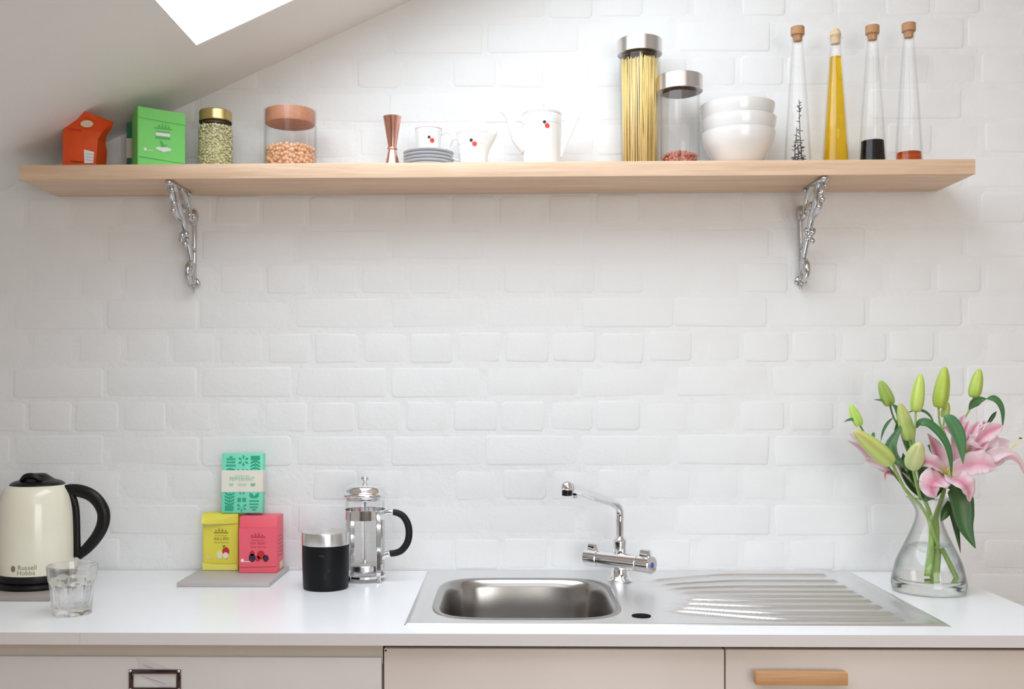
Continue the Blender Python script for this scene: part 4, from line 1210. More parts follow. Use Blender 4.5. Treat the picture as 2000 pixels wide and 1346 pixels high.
# coral box, front face set at its own depth
f0, f1 = onz(467, 1119.5, zb2), onz(541, 1119.5, zb2)
yr = (f0.y + f1.y) / 2
wR, hR, dR = f1.x - f0.x, at(500, 1010, yr).z - zb2, .066
rb = thing('tea_box', 'coral pink tea box with a berry picture, right of the yellow one', 'box', ((f0.x + f1.x) / 2, yr, zb2))
bx = box2((-wR / 2, 0, 0), (wR / 2, dR, hR), .0012, 2)
for v in bx.verts:
    if v.co.z > hR * .5 and v.co.y < dR * .3: v.co.y += .004
obj('carton', bx, M_PINK, rb, smooth='auto')
def rp_(name, pts, m, par=None, off=-.0004, th=-.0004):
    tiltf = lambda z: 0.0
    return obj(name, move(poly([(wR * a, hR * b) for a, b in pts], th), (0, off, 0)), m, par or rb, smooth=False)
rp_('front_panel', [(-.498, .105), (.498, .125), (.498, .80), (-.498, .80)], M_PINK, off=-.0001, th=-.0012)
rp_('bottom_flap', [(-.498, .012), (.498, .012), (.498, .110), (-.498, .092)], M_PINK, off=-.0001, th=-.0006)
F_ = -.0014
obj('lettering', move(text_bm('VERY BERRY', .0094, sx=.68), (0, F_, hR * .505)), M_PINKD, rb, smooth=False)
obj('lettering', move(text_bm('Naturally Caffeine Free', .0056, sx=.62), (0, F_, hR * .452)), M_PINKD, rb, smooth=False)
rp_('printed_line', rect_pts(-.20, .632, .20, .652), M_PINKD, off=F_)
for k, a in enumerate((-.15, -.06, .03, .12)): rp_('crown_print', [(a - .03, .665), (a + .03, .665), (a, .70 + (.03 if k in (1, 2) else 0))], M_PINKD, off=F_)
rp_('printed_line', rect_pts(-.17, .585, .17, .592), M_PINKD, off=F_)
for (cx_, cz_, r_, m) in ((-.15, .355, .050, M_DKRED), (.08, .325, .082, M_DKRED), (-.15, .275, .075, M_DKBLUE), (.21, .265, .062, M_DKBLUE), (.00, .26, .05, M_DKRED)):
    rp_('berry_print', disc_pts(cx_, cz_, r_, 14, 1.25), m, off=F_)
rp_('small_mark', disc_pts(-.41, .225, .032, 12, 1.4), M_WPRINT, off=F_)
rp_('small_mark', rect_pts(-.36, .200, -.20, .212), M_WPRINT, off=F_)
sd = box2((wR / 2 + .00005, dR * .42, hR * .04), (wR / 2 + .0006, dR * .9, hR * .16))
obj('side_label', sd, M_CARDIN, rb, smooth=False)
for k in range(6): obj('printed_line', box2((wR / 2 + .00005, dR * .25, hR * (.28 + .07 * k)), (wR / 2 + .0005, dR * .8, hR * (.292 + .07 * k))), M_PINKD, rb, smooth=False)

# yellow box
g0, g1 = onz(396, 1114, zb2), onz(465.5, 1114, zb2)
yy = (g0.y + g1.y) / 2
wY, hY, dY = g1.x - g0.x, at(430, 1003, yy).z - zb2, .040
wY = min(wY, (f0.x - .0008) - g0.x)
yb2 = thing('tea_box', 'yellow tea box with a pear and apple picture and a half-open flap', 'box', (g0.x + wY / 2, yy, zb2))
obj('carton', box2((-wY / 2, 0, 0), (wY / 2, dY, hY), .0012, 2), M_YEL, yb2, smooth='auto')
def yp_(name, pts, m, off=-.0004, th=-.0004): return obj(name, move(poly([(wY * a, hY * b) for a, b in pts], th), (0, off, 0)), m, yb2, smooth=False)
fp = bmesh.new()
q = [(-.505, .985, -.0002), (.50, .985, -.0002), (.50, .835, -.001), (.30, .825, -.002), (0, .822, -.005), (-.30, .822, -.008), (-.505, .838, -.010)]
va = [fp.verts.new((wY * a, y_, hY * b)) for a, b, y_ in q]; vb = [fp.verts.new((wY * a, y_ - .0012, hY * b)) for a, b, y_ in q]
fp.faces.new(va); fp.faces.new(vb[::-1])
for i in range(len(q)): fp.faces.new((va[i], va[(i + 1) % len(q)], vb[(i + 1) % len(q)], vb[i]))
obj('top_flap', fp, M_YEL, yb2, smooth=False)
ed_ = bmesh.new()
q = [(-.50, .838, -.0112), (-.30, .822, -.0092), (0, .822, -.0062), (.30, .825, -.0032), (.30, .815, -.0022), (0, .806, -.004), (-.30, .800, -.006), (-.46, .806, -.007)]
va = [ed_.verts.new((wY * a, y_, hY * b)) for a, b, y_ in q]; ed_.faces.new(va)
r_ = bmesh.ops.extrude_face_region(ed_, geom=ed_.faces[:])
for v in [e for e in r_['geom'] if isinstance(e, bmesh.types.BMVert)]: v.co.y += .0008
obj('flap_edge', ed_, M_CARDIN, yb2, smooth=False)
yp_('front_panel', [(-.46, .14), (-.20, .128), (.25, .122), (.49, .135), (.49, .80), (-.47, .80)], M_YEL, off=-.0003, th=-.0010)
yp_('bottom_flap', [(-.50, .008), (.49, .008), (.49, .108), (.20, .102), (-.20, .112), (-.50, .135)], M_YELL, off=-.0003, th=-.0026)
FY = -.0014
obj('lettering', move(text_bm('PEAR & APPLE', .0090, sx=.60), (wY * .03, FY, hY * .53)), M_OLIVED, yb2, smooth=False)
obj('lettering', move(text_bm('Naturally Caffeine Free', .0054, sx=.60), (wY * .03, FY, hY * .478)), M_OLIVE, yb2, smooth=False)
yp_('printed_line', rect_pts(-.18, .652, .22, .672), M_OLIVE, off=FY)
for k, a in enumerate((-.12, -.03, .06, .15)): yp_('crown_print', [(a - .03, .685), (a + .03, .685), (a, .72 + (.03 if k in (1, 2) else 0))], M_OLIVE, off=FY)
yp_('printed_line', rect_pts(-.16, .605, .19, .612), M_OLIVE, off=FY)
for (cx_, cz_, r_, m) in ((.155, .335, .075, M_DKRED), (-.02, .30, .06, M_YELL), (-.02, .262, .058, M_BAND), (.15, .262, .058, M_BAND), (.17, .225, .03, M_DKRED)):
    yp_('fruit_print', disc_pts(cx_, cz_, r_, 14, 1.35), m, off=FY if m is not M_BAND else FY - .0004)
yp_('leaf_print', [(.06, .43), (.12, .438), (.16, .43), (.11, .415), (.08, .405)], M_OLIVED, off=FY)
yp_('small_mark', disc_pts(-.345, .235, .025, 12, 1.5), M_CARDIN, off=FY)
yp_('small_mark', rect_pts(-.30, .215, -.16, .224), M_CARDIN, off=FY)

# mint box on top of them, leaning back
zt_ = zb2 + max(hR, hY) + .0006
mw = 81 * mpp(-.060); mh = (1000 - 883) * mpp(-.055)
make_tea_box('mint green peppermint tea box with a cream band, standing on the yellow and pink boxes', mw, mh, .024, M_MINT, M_TEAL,
             (at(473.5, 940, -.052).x, -.046, zt_), 0.0, math.radians(-3.0), True)

# --- black canister
yc = -.202; jl = mpp(yc); cx_ = spot(635.5, yc, ZT)
cn = thing('canister', 'black marbled canister with a brushed steel lid in front of the coffee press', 'canister', cx_)
zl = pz(1062, yc, 635) - ZT; ztp = pz(1037.5, yc, 635) - ZT
R = 46.3 * jl
obj('body', lathe([(0, 0), (R * .90, 0), (R * .94, .0015), (R * .955, .006), (R * .985, zl * .6), (R * .99, zl - .0005), (0, zl - .0005)], 72), M_MARBLE, cn, smooth='auto')
obj('lid', lathe([(0, zl), (R * 1.0, zl), (R * 1.005, zl + .0008), (R * 1.005, ztp - .0022), (R * .99, ztp - .0006), (R * .96, ztp), (R * .80, ztp - .0010), (0, ztp - .0015)], 72), M_LID, cn, smooth='auto')

# --- coffee press
yp = -.118; jl = mpp(yp); px0 = 712.5; fx = spot(px0, yp, ZT)
fp_ = thing('french_press', 'chrome framed glass coffee press with a black handle, behind the canister', 'coffee press', fx)
fz = lambda py: pz(py, yp, 712) - ZT
Rg = 38.0 * jl
zg1 = fz(972)
obj('glass_beaker', lathe(smooth_prof([(0, .012), (Rg * .7, .0125), (Rg * .94, .016), (Rg, .026), (Rg, .06)], 3) + [(Rg, zg1 - .004), (Rg + .0015, zg1), (Rg - .0005, zg1), (Rg - .002, zg1 - .005), (Rg - .002, .028), (Rg * .9, .019), (0, .0155)], 64), M_GLASS, fp_, smooth='auto')
zb0, zb1_ = fz(1013), fz(994.5)
Rf = Rg + .0016
fr = lathe([(Rf - .0008, zb0), (Rf + .0008, zb0), (Rf + .0008, zb1_), (Rf - .0008, zb1_), (Rf - .0008, zb0)], 64)
obj('frame_band', fr, M_CHROME, fp_, smooth='auto')
obj('bottom_ring', lathe([(Rf - .012, .009), (Rf + .0008, .009), (Rf + .0008, .0135), (Rf - .012, .0105), (Rf - .012, .009)], 48), M_CHROME, fp_, smooth='auto')
az0 = math.radians(-58)
for k, az in enumerate((math.radians(-43), math.radians(-133), math.radians(137), math.radians(47))):
    c, s = math.cos(az), math.sin(az)
    lg = bmesh.new()
    M3 = Matrix(((-s, c, 0), (c, s, 0), (0, 0, 1)))        # local x across the strip, y outwards
    b1 = box2((-.0058, 0, .010), (.0058, .0018, zb1_ - .001), .0005, 1)
    b2 = tube([(0, .0009, .014), (0, .0022, .006), (0, .0060, .0012)], [.0058, .0056, .0050], 10, 4, .32, (1, 0, 0))
    join(lg, b1); join(lg, b2)
    xform(lg, M3); move(lg, (c * Rf, s * Rf, 0))
    zmin = min(v.co.z for v in lg.verts); move(lg, (0, 0, -zmin if k < 4 else 0))
    obj('leg', lg, M_CHROME, fp_, smooth='auto')
zr = fz(965)
Rd = 44.0 * jl
lid = obj('lid', lathe(smooth_prof([(Rg - .004, fz(977)), (Rg + .001, fz(976)), (Rg + .0012, fz(971)), (Rd - .001, fz(969)), (Rd, zr), (Rd - .002, fz(962.5)), (Rd - .0045, fz(960)), (37 * jl, fz(952)), (30 * jl, fz(947)), (18 * jl, fz(944.5)), (0, fz(944))], 3), 64), M_CHROME, fp_)
obj('knob', lathe(smooth_prof([(0, fz(945)), (.0072, fz(945)), (.0040, fz(942)), (.0036, fz(940)), (.0075, fz(937)), (.0088, fz(933.5)), (.0070, fz(930.5)), (.0030, fz(929)), (0, fz(928.7))], 4), 32), M_CHROME, lid)
zp = fz(1108)
obj('plunger_rod', cyl_between((0, 0, zp), (0, 0, fz(950)), .0021, None, 12), M_LID, fp_)
pd = lathe([(0, zp - .002), (Rg - .0045, zp - .006), (Rg - .0032, zp - .004), (Rg - .0030, zp + .006), (Rg - .0045, zp + .0075), (.012, zp + .009), (.008, zp + .012), (.005, zp + .016), (0, zp + .018)], 56)
obj('plunger_disc', pd, M_LID, fp_, smooth='auto')
def FP(px, py, dy=-.020):
    q = at(px, py, yp + dy); return (q.x - fx[0], dy, q.z - ZT)
hh = tube([FP(765, 1000.5), FP(776, 1002), FP(788, 1009), FP(796.5, 1024), FP(799, 1042), FP(795.5, 1060), FP(785, 1074.5), FP(773, 1080), FP(760, 1081.5)], [.0058, .0062, .0066, .0068, .0068, .0068, .0066, .0064, .0062], 16, 5, 1.1, (0, 1, 0))
tag(obj('handle', hh, M_BLACKH, fp_), 'black D-shaped handle')
obj('upper_handle_mount', tube([FP(749, 1004), FP(758, 1001), FP(768, 1000.5)], [.0045, .0060, .0066], 14, 4), M_CHROME, fp_)
obj('lower_handle_mount', tube([FP(747, 1092), FP(751, 1085), FP(762, 1081.8)], [.0050, .0064, .0072], 14, 4), M_CHROME, fp_)

# ================================================================== glass vase with lilies
yv = -.222; jl = mpp(yv); vx = spot(1813, yv, ZT)
vz = lambda py: pz(py, yv, 1813) - ZT
va_ = thing('glass_vase', 'clear hourglass vase half full of water at the end of the worktop', 'vase', vx)
outer = [(67.0, 1149), (68.8, 1140), (67.0, 1128), (61.0, 1101), (53.5, 1082), (44.0, 1062), (34.0, 1040), (26.5, 1020), (23.5, 1006), (24.5, 996), (30.0, 984), (37.0, 974.5), (39.6, 971.5)]
def vrad(z):
    P = [(vz(py), r * jl) for r, py in outer]
    if z <= P[0][0]: return P[0][1]
    for (z0, r0), (z1, r1) in zip(P, P[1:]):
        if z <= z1: return r0 + (r1 - r0) * (z - z0) / (z1 - z0)
    return P[-1][1]
zbase = vz(1128)
op = smooth_prof([(r * jl, vz(py)) for r, py in outer], 4)
op = [(0, 0.0002), (62 * jl, 0.0002)] + [(r, max(z, .0006)) for r, z in op]
ip = [(r - .0022, z) for r, z in reversed(op[2:]) if z > zbase + .001]
obj('glass', lathe(op + ip + [(vrad(zbase) - .0026, zbase), (0, zbase - .001)], 72), M_VASE, va_)
rimb = [(39.6 * jl + .0012 * math.cos(a * PI / 6), vz(971.5) + .0012 * math.sin(a * PI / 6)) for a in range(13)]
obj('rim', lathe(rimb, 72), M_VBASE, va_)
bp = [(0, .0008)] + [(61 * jl, .0008)] + [(vrad(.0015 + (zbase - .0035) * k / 6) - .0008, .0015 + (zbase - .0035) * k / 6) for k in range(7)] + [(vrad(zbase) - .006, zbase - .0014), (0, zbase - .0022)]
tag(obj('thick_base', lathe(bp, 72), M_VBASE, va_), 'thick greyish glass foot')
zw = vz(1064)
wp = [(0, zbase + .0004)] + [(vrad(z) - .0027, z) for z in [zbase + .0006 + (zw - zbase - .0006) * k / 12 for k in range(13)]] + [(0, zw)]
tag(obj('vase_water', lathe(wp, 72), M_WATER, None, loc=vx, smooth='auto'), 'clear water in the lower half of the lily vase', 'water')

def setcol(bm, cols):
    ly = bm.loops.layers.float_color.new('Col')
    for f in bm.faces:
        for l in f.loops: l[ly] = cols[l.vert]
def lerp3(a, b, t): return tuple(x + (y - x) * t for x, y in zip(a, b))
def ribbon(pts, widths, nrm=(0, -1, .25), cup=.18, wave=0.0, th=.0007, nw=6, k=5, col=None, twist=0.0, tip=True):
    """leaf or petal: a thin curved blade along pts, widths in metres, hollowed along its middle"""
    q = catmull([tuple(p) + (w,) for p, w in zip(pts, widths)], k)
    P = [Vector(a[:3]) for a in q]; Wd = [max(a[3], .0002) for a in q]
    n = len(P); bm = bmesh.new(); cols = {}
    front, back = [], []
    N0 = Vector(nrm).normalized()
    for i, p in enumerate(P):
        t = (P[min(i + 1, n - 1)] - P[max(i - 1, 0)]).normalized()
        nn = N0 - t * N0.dot(t)
        if nn.length < .15: nn = Vector((1, 0, .3)) - t * t.x
        nn.normalize()
        if twist: nn = Matrix.Rotation(twist * i / n, 3, t) @ nn
        s = t.cross(nn)
        rf, rb = [], []
        for j in range(nw + 1):
            u = j / nw * 2 - 1
            w = Wd[i] / 2
            off = cup * w * (u * u) * 1.4 + wave * w * math.sin(i * 1.1 + j * .3) * abs(u) - cup * w * .5 * (1 - abs(u)) ** 3
            c = p + s * (u * w) + nn * off
            v = bm.verts.new(c); rf.append(v)
            v2 = bm.verts.new(c - nn * th * (1 - .8 * abs(u))); rb.append(v2)
            tt = i / (n - 1)
            cc = col(tt, u) if col else (.1, .3, .1)
            cols[v] = tuple(cc) + (1,); cols[v2] = cols[v]
        front.append(rf); back.append(rb)
    for a, b in zip(front, front[1:]):
        for j in range(nw): bm.faces.new((a[j], a[j + 1], b[j + 1], b[j]))
    for a, b in zip(back, back[1:]):
        for j in range(nw): bm.faces.new((a[j + 1], a[j], b[j], b[j + 1]))
    for i in range(n - 1):
        bm.faces.new((front[i][0], front[i + 1][0], back[i + 1][0], back[i][0]))
        bm.faces.new((front[i + 1][nw], front[i][nw], back[i][nw], back[i + 1][nw]))
    bm.faces.new([front[0][j] for j in range(nw + 1)][::-1] + back[0]) if False else None
    setcol(bm, cols)
    return bm
G1, G2, G3 = S(58, 104, 54)[:3], S(96, 148, 96)[:3], S(40, 78, 30)[:3]
def leafcol(base=G1, mid=G2):
    def f(t, u):
        c = lerp3(base, mid, .35 + .35 * math.sin(u * 5) * .3 + .3 * (abs(u) > .15))
        return c if abs(u) > .08 else lerp3(c, S(120, 160, 100)[:3], .5)
    return f
def leaf(par, pts, w, y0, y1=None, nrm=(0, -1, .3), cup=.15, base=G1, mid=G2, twist=0, wpx=True):
    y1 = y0 if y1 is None else y1
    n = len(pts)
    P = [at(px, py, y0 + (y1 - y0) * i / (n - 1)) - L0v for i, (px, py) in enumerate(pts)]
    jl_ = mpp((y0 + y1) / 2)
    prof = [.18, .75, 1.0, .92, .62, .05]
    W_ = []
    for i in range(n):
        t = i / (n - 1) * (len(prof) - 1); a = int(min(t, len(prof) - 2)); W_.append((prof[a] + (prof[a + 1] - prof[a]) * (t - a)) * w * jl_)
    return obj('leaf', ribbon(P, W_, nrm, cup, 0, .0006, 6, 6, leafcol(base, mid), twist), M_LEAF, par)
def bud(par, tip, base, w, yt, yb, blush=0.0, light=S(208, 222, 132)[:3], dark=S(140, 170, 78)[:3]):
    a, b = at(base[0], base[1], yb) - L0v, at(tip[0], tip[1], yt) - L0v
    ax = b - a; L = ax.length; r = w * mpp((yt + yb) / 2) / 2
    prof = smooth_prof([(.0, 0), (.50, .01), (.78, .06), (.97, .2), (1.0, .34), (.92, .55), (.74, .75), (.48, .90), (.26, .975), (0, 1.0)], 3)
    bm = bmesh.new(); N = 36; rings = []; cols = {}
    for k, (rr_, t) in enumerate(prof):
        ring = []
        for i in range(N):
            th = 2 * PI * i / N
            g = abs(math.sin(th * 1.5 + .4)) ** .35                 # three seams along the bud
            rad = r * rr_ * (.90 + .10 * g) + 1e-5
            v = bm.verts.new((rad * math.cos(th), rad * math.sin(th), L * t)); ring.append(v)
            c = lerp3(dark, light, .25 + .75 * g * (.6 + .4 * math.sin(th * 3 + 1) ** 2))
            c = lerp3(c, S(222, 150, 110)[:3], blush * max(0, 1 - g * 1.15) * sstep(.25, .8, t) + blush * .25 * sstep(.75, 1, t))
            cols[v] = tuple(c) + (1,)
        rings.append(ring)
    for p, q in zip(rings, rings[1:]):
        for i in range(N): bm.faces.new((p[i], p[(i + 1) % N], q[(i + 1) % N], q[i]))
    bm.faces.new(rings[0]); bm.faces.new(rings[-1])
    M = ax.to_track_quat('Z', 'Y').to_matrix()
    for v in bm.verts: v.co = M @ v.co + a
    setcol(bm, cols)
    return obj('bud', bm, M_BUD, par)
def stalk(par, pts, r, m=None, name='stem', n=10):
    P = [at(px, py, y) - L0v for px, py, y in pts]
    return obj(name, tube(P, r, n, 5), m or M_STEM, par)
PK, PK2, PW, PY = S(246, 184, 208)[:3], S(232, 124, 156)[:3], S(254, 240, 244)[:3], S(226, 222, 140)[:3]
def petalcol(deep=.5, pale=0.0, ybase=.28):
    def f(t, u):
        c = lerp3(PW, PK, (1 - abs(u) ** 1.5) * (.30 + .5 * deep) + .06)
        c = lerp3(c, PK2, deep * max(0, 1 - abs(u) * 2.2) * sstep(.1, .5, t) * (1 - sstep(.75, 1, t)))
        c = lerp3(c, PW, pale)
        c = lerp3(PY, c, sstep(ybase * .3, ybase, t + abs(u) * .1))
        return c
    return f
def petal(par, pts, w, deep=.5, pale=0.0, nrm=(0, -1, .2), cup=.3, wave=.10, yb=.28, prof=(.30, .70, 1.0, .92, .55, .06), twist=0):
    """pts: px, py, y"""
    P = [at(*p) - L0v for p in pts]; n = len(P); jl_ = mpp(pts[n // 2][2]); W_ = []
    for i in range(n):
        t = i / (n - 1) * (len(prof) - 1); a = int(min(t, len(prof) - 2)); W_.append((prof[a] + (prof[a + 1] - prof[a]) * (t - a)) * w * jl_)
    return obj('petal', ribbon(P, W_, nrm, cup, wave, .0007, 8, 7, petalcol(deep, pale, yb), twist), M_PETAL, par)
def flower(par, name='flower'):
    o = empty(name, (0, 0, 0)); o.parent = par; return o
def stamen(par, pts, anther=True):
    P = [at(*p) - L0v for p in pts]
    bm = tube(P, [.0007, .0006, .0005], 6, 4)
    s = obj('stamen', bm, M_YELL, par)
    if anther: pass
    return s

# ---- left stem
p0 = at(1862, 1137, yv - .012); L0v = Vector((p0.x, p0.y, p0.z))
s1 = thing('lily_stem', 'leftmost lily stem, with a long plump bud leaning out over the sink', 'flower', L0v, 0, 'cut lilies in the vase')
stalk(s1, [(1862, 1137, yv - .012), (1842, 1090, yv - .006), (1822, 1040, yv - .010), (1812, 1010, yv - .012), (1795, 984, yv - .016), (1770, 960, yv - .02), (1752, 925, yv - .03), (1741, 903, yv - .04)], [.0042, .0042, .0040, .0036, .0032, .003, .0029, .0030])
stalk(s1, [(1790, 980, yv - .004), (1760, 945, yv + .004), (1735, 912, yv + .004), (1712, 880, yv + .004), (1692, 852, yv + .004), (1679, 830, yv + .004)], [.0022, .0019, .0018, .0017, .0016, .0018], M_STEMD)
bud(s1, (1661, 790), (1679, 832), 20, yv, yv + .004, 0.0, S(196, 226, 112)[:3], S(150, 196, 78)[:3])
bud(s1, (1668.5, 841), (1741, 904), 36, yv - .075, yv - .04, .75)
leaf(s1, [(1679, 826), (1668, 820), (1658, 820), (1648, 825)], 6, yv, yv - .01)
leaf(s1, [(1708, 868), (1704, 858), (1706, 848), (1709, 846)], 8, yv - .01)
f4 = flower(s1)
petal(f4, [(1735, 925, yv + .02), (1708, 902, yv + .02), (1682, 876, yv + .02), (1656, 861, yv + .015)], 20, .55, .35, cup=.35)
petal(f4, [(1735, 925, yv + .025), (1705, 890, yv + .03), (1676, 862, yv + .03), (1658, 846, yv + .03)], 22, .1, .8)
petal(f4, [(1745, 925, yv + .01), (1722, 910, yv + .006), (1700, 902, yv + .006), (1688, 898, yv + .004)], 18, .3, .5)
petal(f4, [(1752, 930, yv + .01), (1738, 922, yv + .004), (1730, 926, yv - .006), (1729, 940, yv - .01)], 13, 1.0)
petal(f4, [(1776, 952, yv + .012), (1768, 930, yv + .010), (1757, 912, yv + .008), (1744, 900, yv + .012)], 16, .9, 0)
petal(f4, [(1790, 965, yv + .012), (1778, 948, yv + .010), (1766, 932, yv + .006), (1758, 920, yv + .004)], 15, .2, .4, yb=.8)

# ---- middle stem
p0 = at(1813, 1126, yv - .010); L0v = Vector((p0.x, p0.y, p0.z))
s2 = thing('lily_stem', 'middle lily stem, carrying four upright green buds and narrow leaves', 'flower', L0v, 0, 'cut lilies in the vase')
stalk(s2, [(1812, 1126, yv - .010), (1817, 1080, yv - .006), (1820, 1040, yv), (1817, 1008, yv + .004), (1806, 975, yv), (1797, 935, yv - .006), (1788, 895, yv - .008), (1784, 862, yv - .01)], [.0062, .0062, .0058, .0046, .0040, .0036, .003, .0028])
stalk(s2, [(1790, 905, yv - .008), (1785, 860, yv - .006), (1788, 830, yv - .006), (1788.5, 803, yv - .006)], [.0024, .0022, .0020, .0022])
bud(s2, (1798, 730.5), (1788.5, 805), 26, yv - .004, yv - .006, .1, S(206, 224, 118)[:3], S(150, 178, 66)[:3])
stalk(s2, [(1792, 920, yv), (1772, 880, yv + .004), (1757, 840, yv + .004), (1744, 812, yv + .004), (1738, 790, yv + .004)], [.0024, .0021, .0019, .0018, .0020], M_STEMD)
bud(s2, (1719, 743.5), (1739, 792), 25, yv, yv + .004, 0, S(166, 190, 94)[:3], S(112, 142, 58)[:3])
stalk(s2, [(1790, 910, yv - .02), (1782, 885, yv - .03), (1777, 860, yv - .036)], [.0026, .0024, .0024])
bud(s2, (1757.5, 788), (1777, 860), 29, yv - .04, yv - .036, .7, S(186, 204, 120)[:3], S(140, 170, 84)[:3])
stalk(s2, [(1798, 975, yv - .016), (1790, 945, yv - .045), (1783, 912, yv - .055)], [.0034, .0033, .0034])
bud(s2, (1796, 866), (1781.5, 912), 36, yv - .105, yv - .055, .5, S(214, 222, 160)[:3], S(172, 196, 112)[:3])
leaf(s2, [(1740, 793), (1732, 787), (1722, 782), (1706, 781)], 7, yv - .002)
leaf(s2, [(1742, 790), (1752, 800), (1757, 820), (1751, 840), (1744, 855)], 16, yv - .02, yv - .03, (.3, -1, .2))
leaf(s2, [(1760, 832), (1746, 856), (1740, 872), (1745, 892), (1760, 906), (1778, 918)], 21, yv - .045, yv - .05, (-.3, -1, .1), .2, base=S(58, 92, 62)[:3], mid=S(92, 132, 92)[:3])
leaf(s2, [(1744, 816), (1734, 826), (1725, 842), (1720, 863)], 6, yv + .01)
leaf(s2, [(1773, 806), (1790, 801), (1806, 804), (1818, 815), (1826, 834)], 6, yv + .012)
leaf(s2, [(1786, 890), (1780, 878), (1770, 860), (1760, 850)], 20, yv + .01, yv + .016, base=G3)
leaf(s2, [(1748, 872), (1737, 866), (1728, 872), (1726, 882)], 5, yv)
leaf(s2, [(1803, 978), (1812, 962), (1817, 942), (1812, 920), (1800, 906), (1786, 900)], 54, yv - .012, yv - .03, (.1, -1, .1), .10, base=G3, mid=S(62, 104, 48)[:3])
leaf(s2, [(1800, 972), (1786, 952), (1774, 930), (1766, 908), (1764, 885)], 26, yv + .01, yv + .005, base=G3, mid=S(58, 98, 44)[:3])

# ---- right stem with the open flowers
p0 = at(1823, 1131, yv + .004); L0v = Vector((p0.x, p0.y, p0.z))
s3 = thing('lily_stem', 'right-hand lily stem, with the open pink flowers and long hanging leaves', 'flower', L0v, 0, 'cut lilies in the vase')
stalk(s3, [(1823, 1131, yv + .004), (1826, 1085, yv + .004), (1828, 1040, yv + .002), (1828, 1010, yv - .004), (1836, 985, yv - .008), (1844, 955, yv - .01), (1848, 920, yv), (1850, 885, yv + .006), (1846, 850, yv + .006), (1836, 828, yv + .004), (1833, 797, yv)], [.0076, .0076, .007, .0054, .0048, .0042, .0036, .003, .0026, .0022, .0022])
bud(s3, (1846, 716.5), (1834, 797), 30, yv - .004, yv, .1, S(186, 206, 88)[:3], S(136, 166, 56)[:3])
stalk(s3, [(1846, 855, yv + .012), (1843, 835, yv + .014), (1845, 812, yv + .016)], [.0022, .0020, .0020])
bud(s3, (1851, 785), (1844, 816), 17, yv + .014, yv + .016, .1)
stalk(s3, [(1852, 890, yv + .01), (1868, 855, yv + .012), (1880, 825, yv + .012), (1892, 803, yv + .012), (1897, 790, yv + .008), (1902, 777, yv + .006)], [.0024, .0020, .0018, .0018, .0018, .0020])
bud(s3, (1913, 720.5), (1901.5, 777), 25, yv + .004, yv + .006, 0, S(196, 216, 106)[:3], S(142, 172, 62)[:3])
leaf(s3, [(1893, 800), (1901, 788), (1912, 781), (1928, 779)], 19, yv - .005, yv - .02, (0, -1, -.2), .2, base=S(64, 98, 54)[:3])
leaf(s3, [(1928, 779), (1940, 779), (1950, 788), (1957, 806), (1958, 838)], 18, yv - .01, yv - .015, (.5, -1, .3), .2)
leaf(s3, [(1946, 804), (1940, 812), (1932, 824), (1923, 836)], 8, yv + .005, base=G3, mid=G3)
leaf(s3, [(1790, 836), (1796, 826), (1812, 827), (1832, 844), (1848, 868), (1856, 898), (1858, 934)], 20, yv - .085, yv - .115, (.35, -1, .25), .15, base=S(44, 88, 44)[:3], mid=S(78, 136, 84)[:3])
leaf(s3, [(1844, 813), (1855, 820), (1868, 842), (1876, 868), (1881, 906)], 30, yv - .070, yv - .10, (.1, -1, .2), .12, base=S(58, 104, 60)[:3], mid=S(92, 146, 100)[:3])
leaf(s3, [(1812, 870), (1818, 874), (1824, 884), (1828, 894)], 13, yv + .01, base=G3)
leaf(s3, [(1876, 838), (1880, 850), (1880, 870)], 18, yv + .015, base=G3)
leaf(s3, [(1848, 950), (1860, 948), (1874, 968), (1880, 1000), (1886, 1032), (1905, 1071)], 46, yv - .06, yv - .075, (0, -1, .15), .14, base=S(40, 76, 36)[:3], mid=S(76, 120, 70)[:3])
leaf(s3, [(1850, 985), (1860, 1005), (1868, 1036), (1876, 1080)], 17, yv - .045, yv - .05, (.4, -1, .1), .1, base=G3, mid=S(52, 80, 40)[:3])
leaf(s3, [(1852, 978), (1850, 992), (1844, 1006), (1838, 1019)], 19, yv - .04, base=G3, mid=S(70, 112, 52)[:3])

f1 = flower(s3)                       # the open bloom facing the room
C1 = (1848, 926, yv - .065)
petal(f1, [C1, (1838, 905, yv - .060), (1826, 876, yv - .062), (1812, 847, yv - .075)], 35, .75, cup=.3, nrm=(.2, -1, .1))
petal(f1, [C1, (1864, 900, yv - .045), (1866, 878, yv - .04), (1858, 852, yv - .045)], 35, .25, .35, cup=.3)
petal(f1, [C1, (1870, 918, yv - .075), (1902, 906, yv - .085), (1925, 906, yv - .090), (1944, 914, yv - .085)], 47, .5, .05, nrm=(.05, -1, .35), cup=.22, prof=(.25, .62, .95, 1.0, .85, .10))
petal(f1, [C1, (1834, 912, yv - .075), (1816, 902, yv - .080), (1801, 903, yv - .072), (1797, 912, yv - .062)], 31, .65, .1, nrm=(0, -1, .5))
petal(f1, [C1, (1838, 932, yv - .085), (1822, 942, yv - .100), (1820, 956, yv - .100), (1828, 971, yv - .092)], 54, .75, 0, nrm=(-.2, -1, .5), cup=.18, wave=.16, prof=(.30, .75, 1.0, .9, .65, .10))
petal(f1, [C1, (1860, 934, yv - .090), (1878, 940, yv - .105), (1891, 956, yv - .105), (1894, 980, yv - .092)], 42, .75, .05, nrm=(.2, -1, .4), cup=.2, prof=(.30, .75, 1.0, .95, .75, .10))
for dx, dy in ((-10, -22), (4, -26), (14, -18), (18, -6)):
    stamen(f1, [C1, (1848 + dx * .6, 926 + dy * .6, yv - .09), (1848 + dx, 926 + dy, yv - .105)])

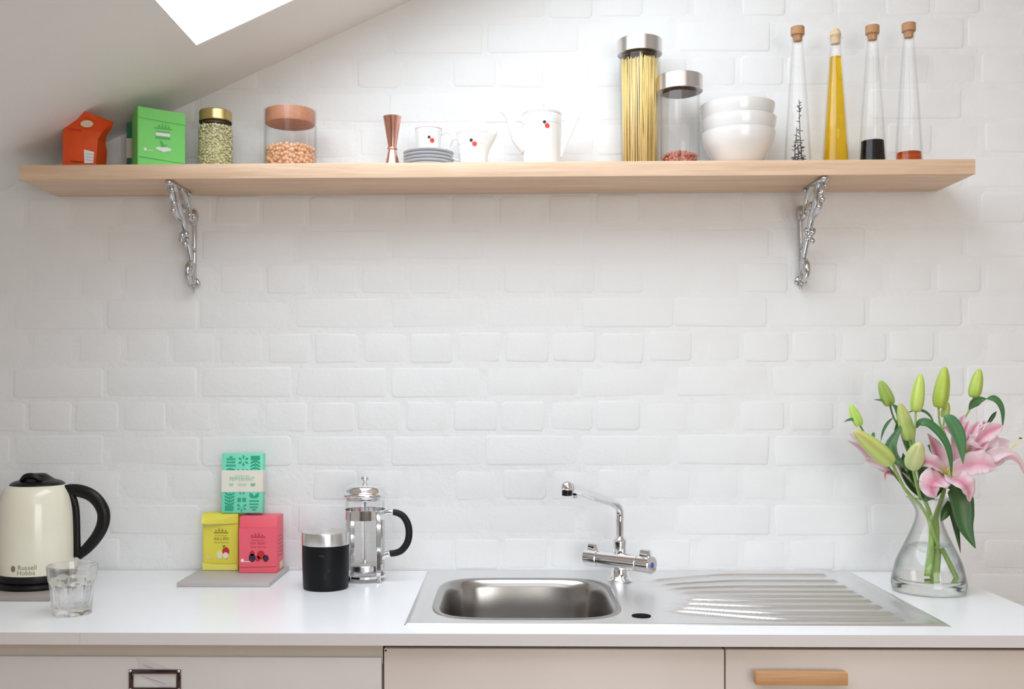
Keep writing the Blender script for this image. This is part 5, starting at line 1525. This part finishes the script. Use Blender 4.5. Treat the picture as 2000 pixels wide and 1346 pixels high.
f2 = flower(s3)                       # upper bloom, seen from the side
C2 = (1882, 884, yv - .01)
petal(f2, [C2, (1882, 862, yv - .025), (1884, 842, yv - .028), (1893, 822, yv - .02)], 26, 1.0, 0)
petal(f2, [C2, (1892, 858, yv - .03), (1902, 838, yv - .034), (1913, 823, yv - .03)], 24, .85, .1)
petal(f2, [C2, (1880, 850, yv), (1876, 826, yv + .004), (1885, 810, yv + .004)], 22, .8, .1)
petal(f2, [C2, (1900, 870, yv - .03), (1924, 848, yv - .036), (1942, 838, yv - .034), (1960, 832, yv - .026)], 34, .8, .1, nrm=(.1, -1, .5), prof=(.3, .75, 1, .95, .7, .08))
petal(f2, [C2, (1902, 852, yv - .02), (1916, 836, yv - .02), (1922, 828, yv - .03), (1918, 842, yv - .042)], 18, .9, .1)
petal(f2, [C2, (1894, 868, yv - .045), (1884, 862, yv - .062), (1894, 866, yv - .075), (1910, 872, yv - .075), (1920, 876, yv - .065)], 26, .4, .25, nrm=(0, -.7, 1), cup=.25, prof=(.4, .8, 1, 1, .8, .15))
petal(f2, [(1895, 894, yv - .035), (1904, 884, yv - .045), (1918, 872, yv - .05), (1932, 862, yv - .05)], 24, 1.0, 0, nrm=(0, -1, -.2))
petal(f2, [(1860, 850, yv + .01), (1852, 838, yv + .008), (1846, 836, yv + .006), (1838, 838, yv + .01)], 14, .9, 0)

f3 = flower(s3)                       # pale bloom at the far right
C3 = (1914, 896, yv - .02)
petal(f3, [C3, (1926, 882, yv - .035), (1938, 866, yv - .04), (1950, 852, yv - .035)], 30, .2, .55, yb=.55)
petal(f3, [C3, (1938, 880, yv - .02), (1958, 868, yv - .02), (1972, 862, yv - .02)], 34, .1, .75, yb=.5)
petal(f3, [C3, (1940, 896, yv - .035), (1966, 890, yv - .04), (1988, 900, yv - .04), (2003, 932, yv - .03)], 24, .6, .35, nrm=(.1, -1, .5))
petal(f3, [C3, (1930, 904, yv - .03), (1950, 902, yv - .03), (1966, 898, yv - .03)], 18, .7, .2, nrm=(0, -1, -.3), yb=.5)
petal(f3, [C3, (1934, 892, yv - .045), (1956, 884, yv - .05), (1980, 886, yv - .05)], 28, .15, .7, yb=.4)
for e in ((1993, 856), (1999, 862), (1985, 868)):
    stamen(f3, [(1940, 888, yv - .03), (1972, 876, yv - .04), (e[0], e[1], yv - .05)])
    if e[0] == 1993: obj('anther', ball(.0018, at(e[0], e[1], yv - .05) - L0v, 2, 2.0, .8, .9), M_HERB, f3)
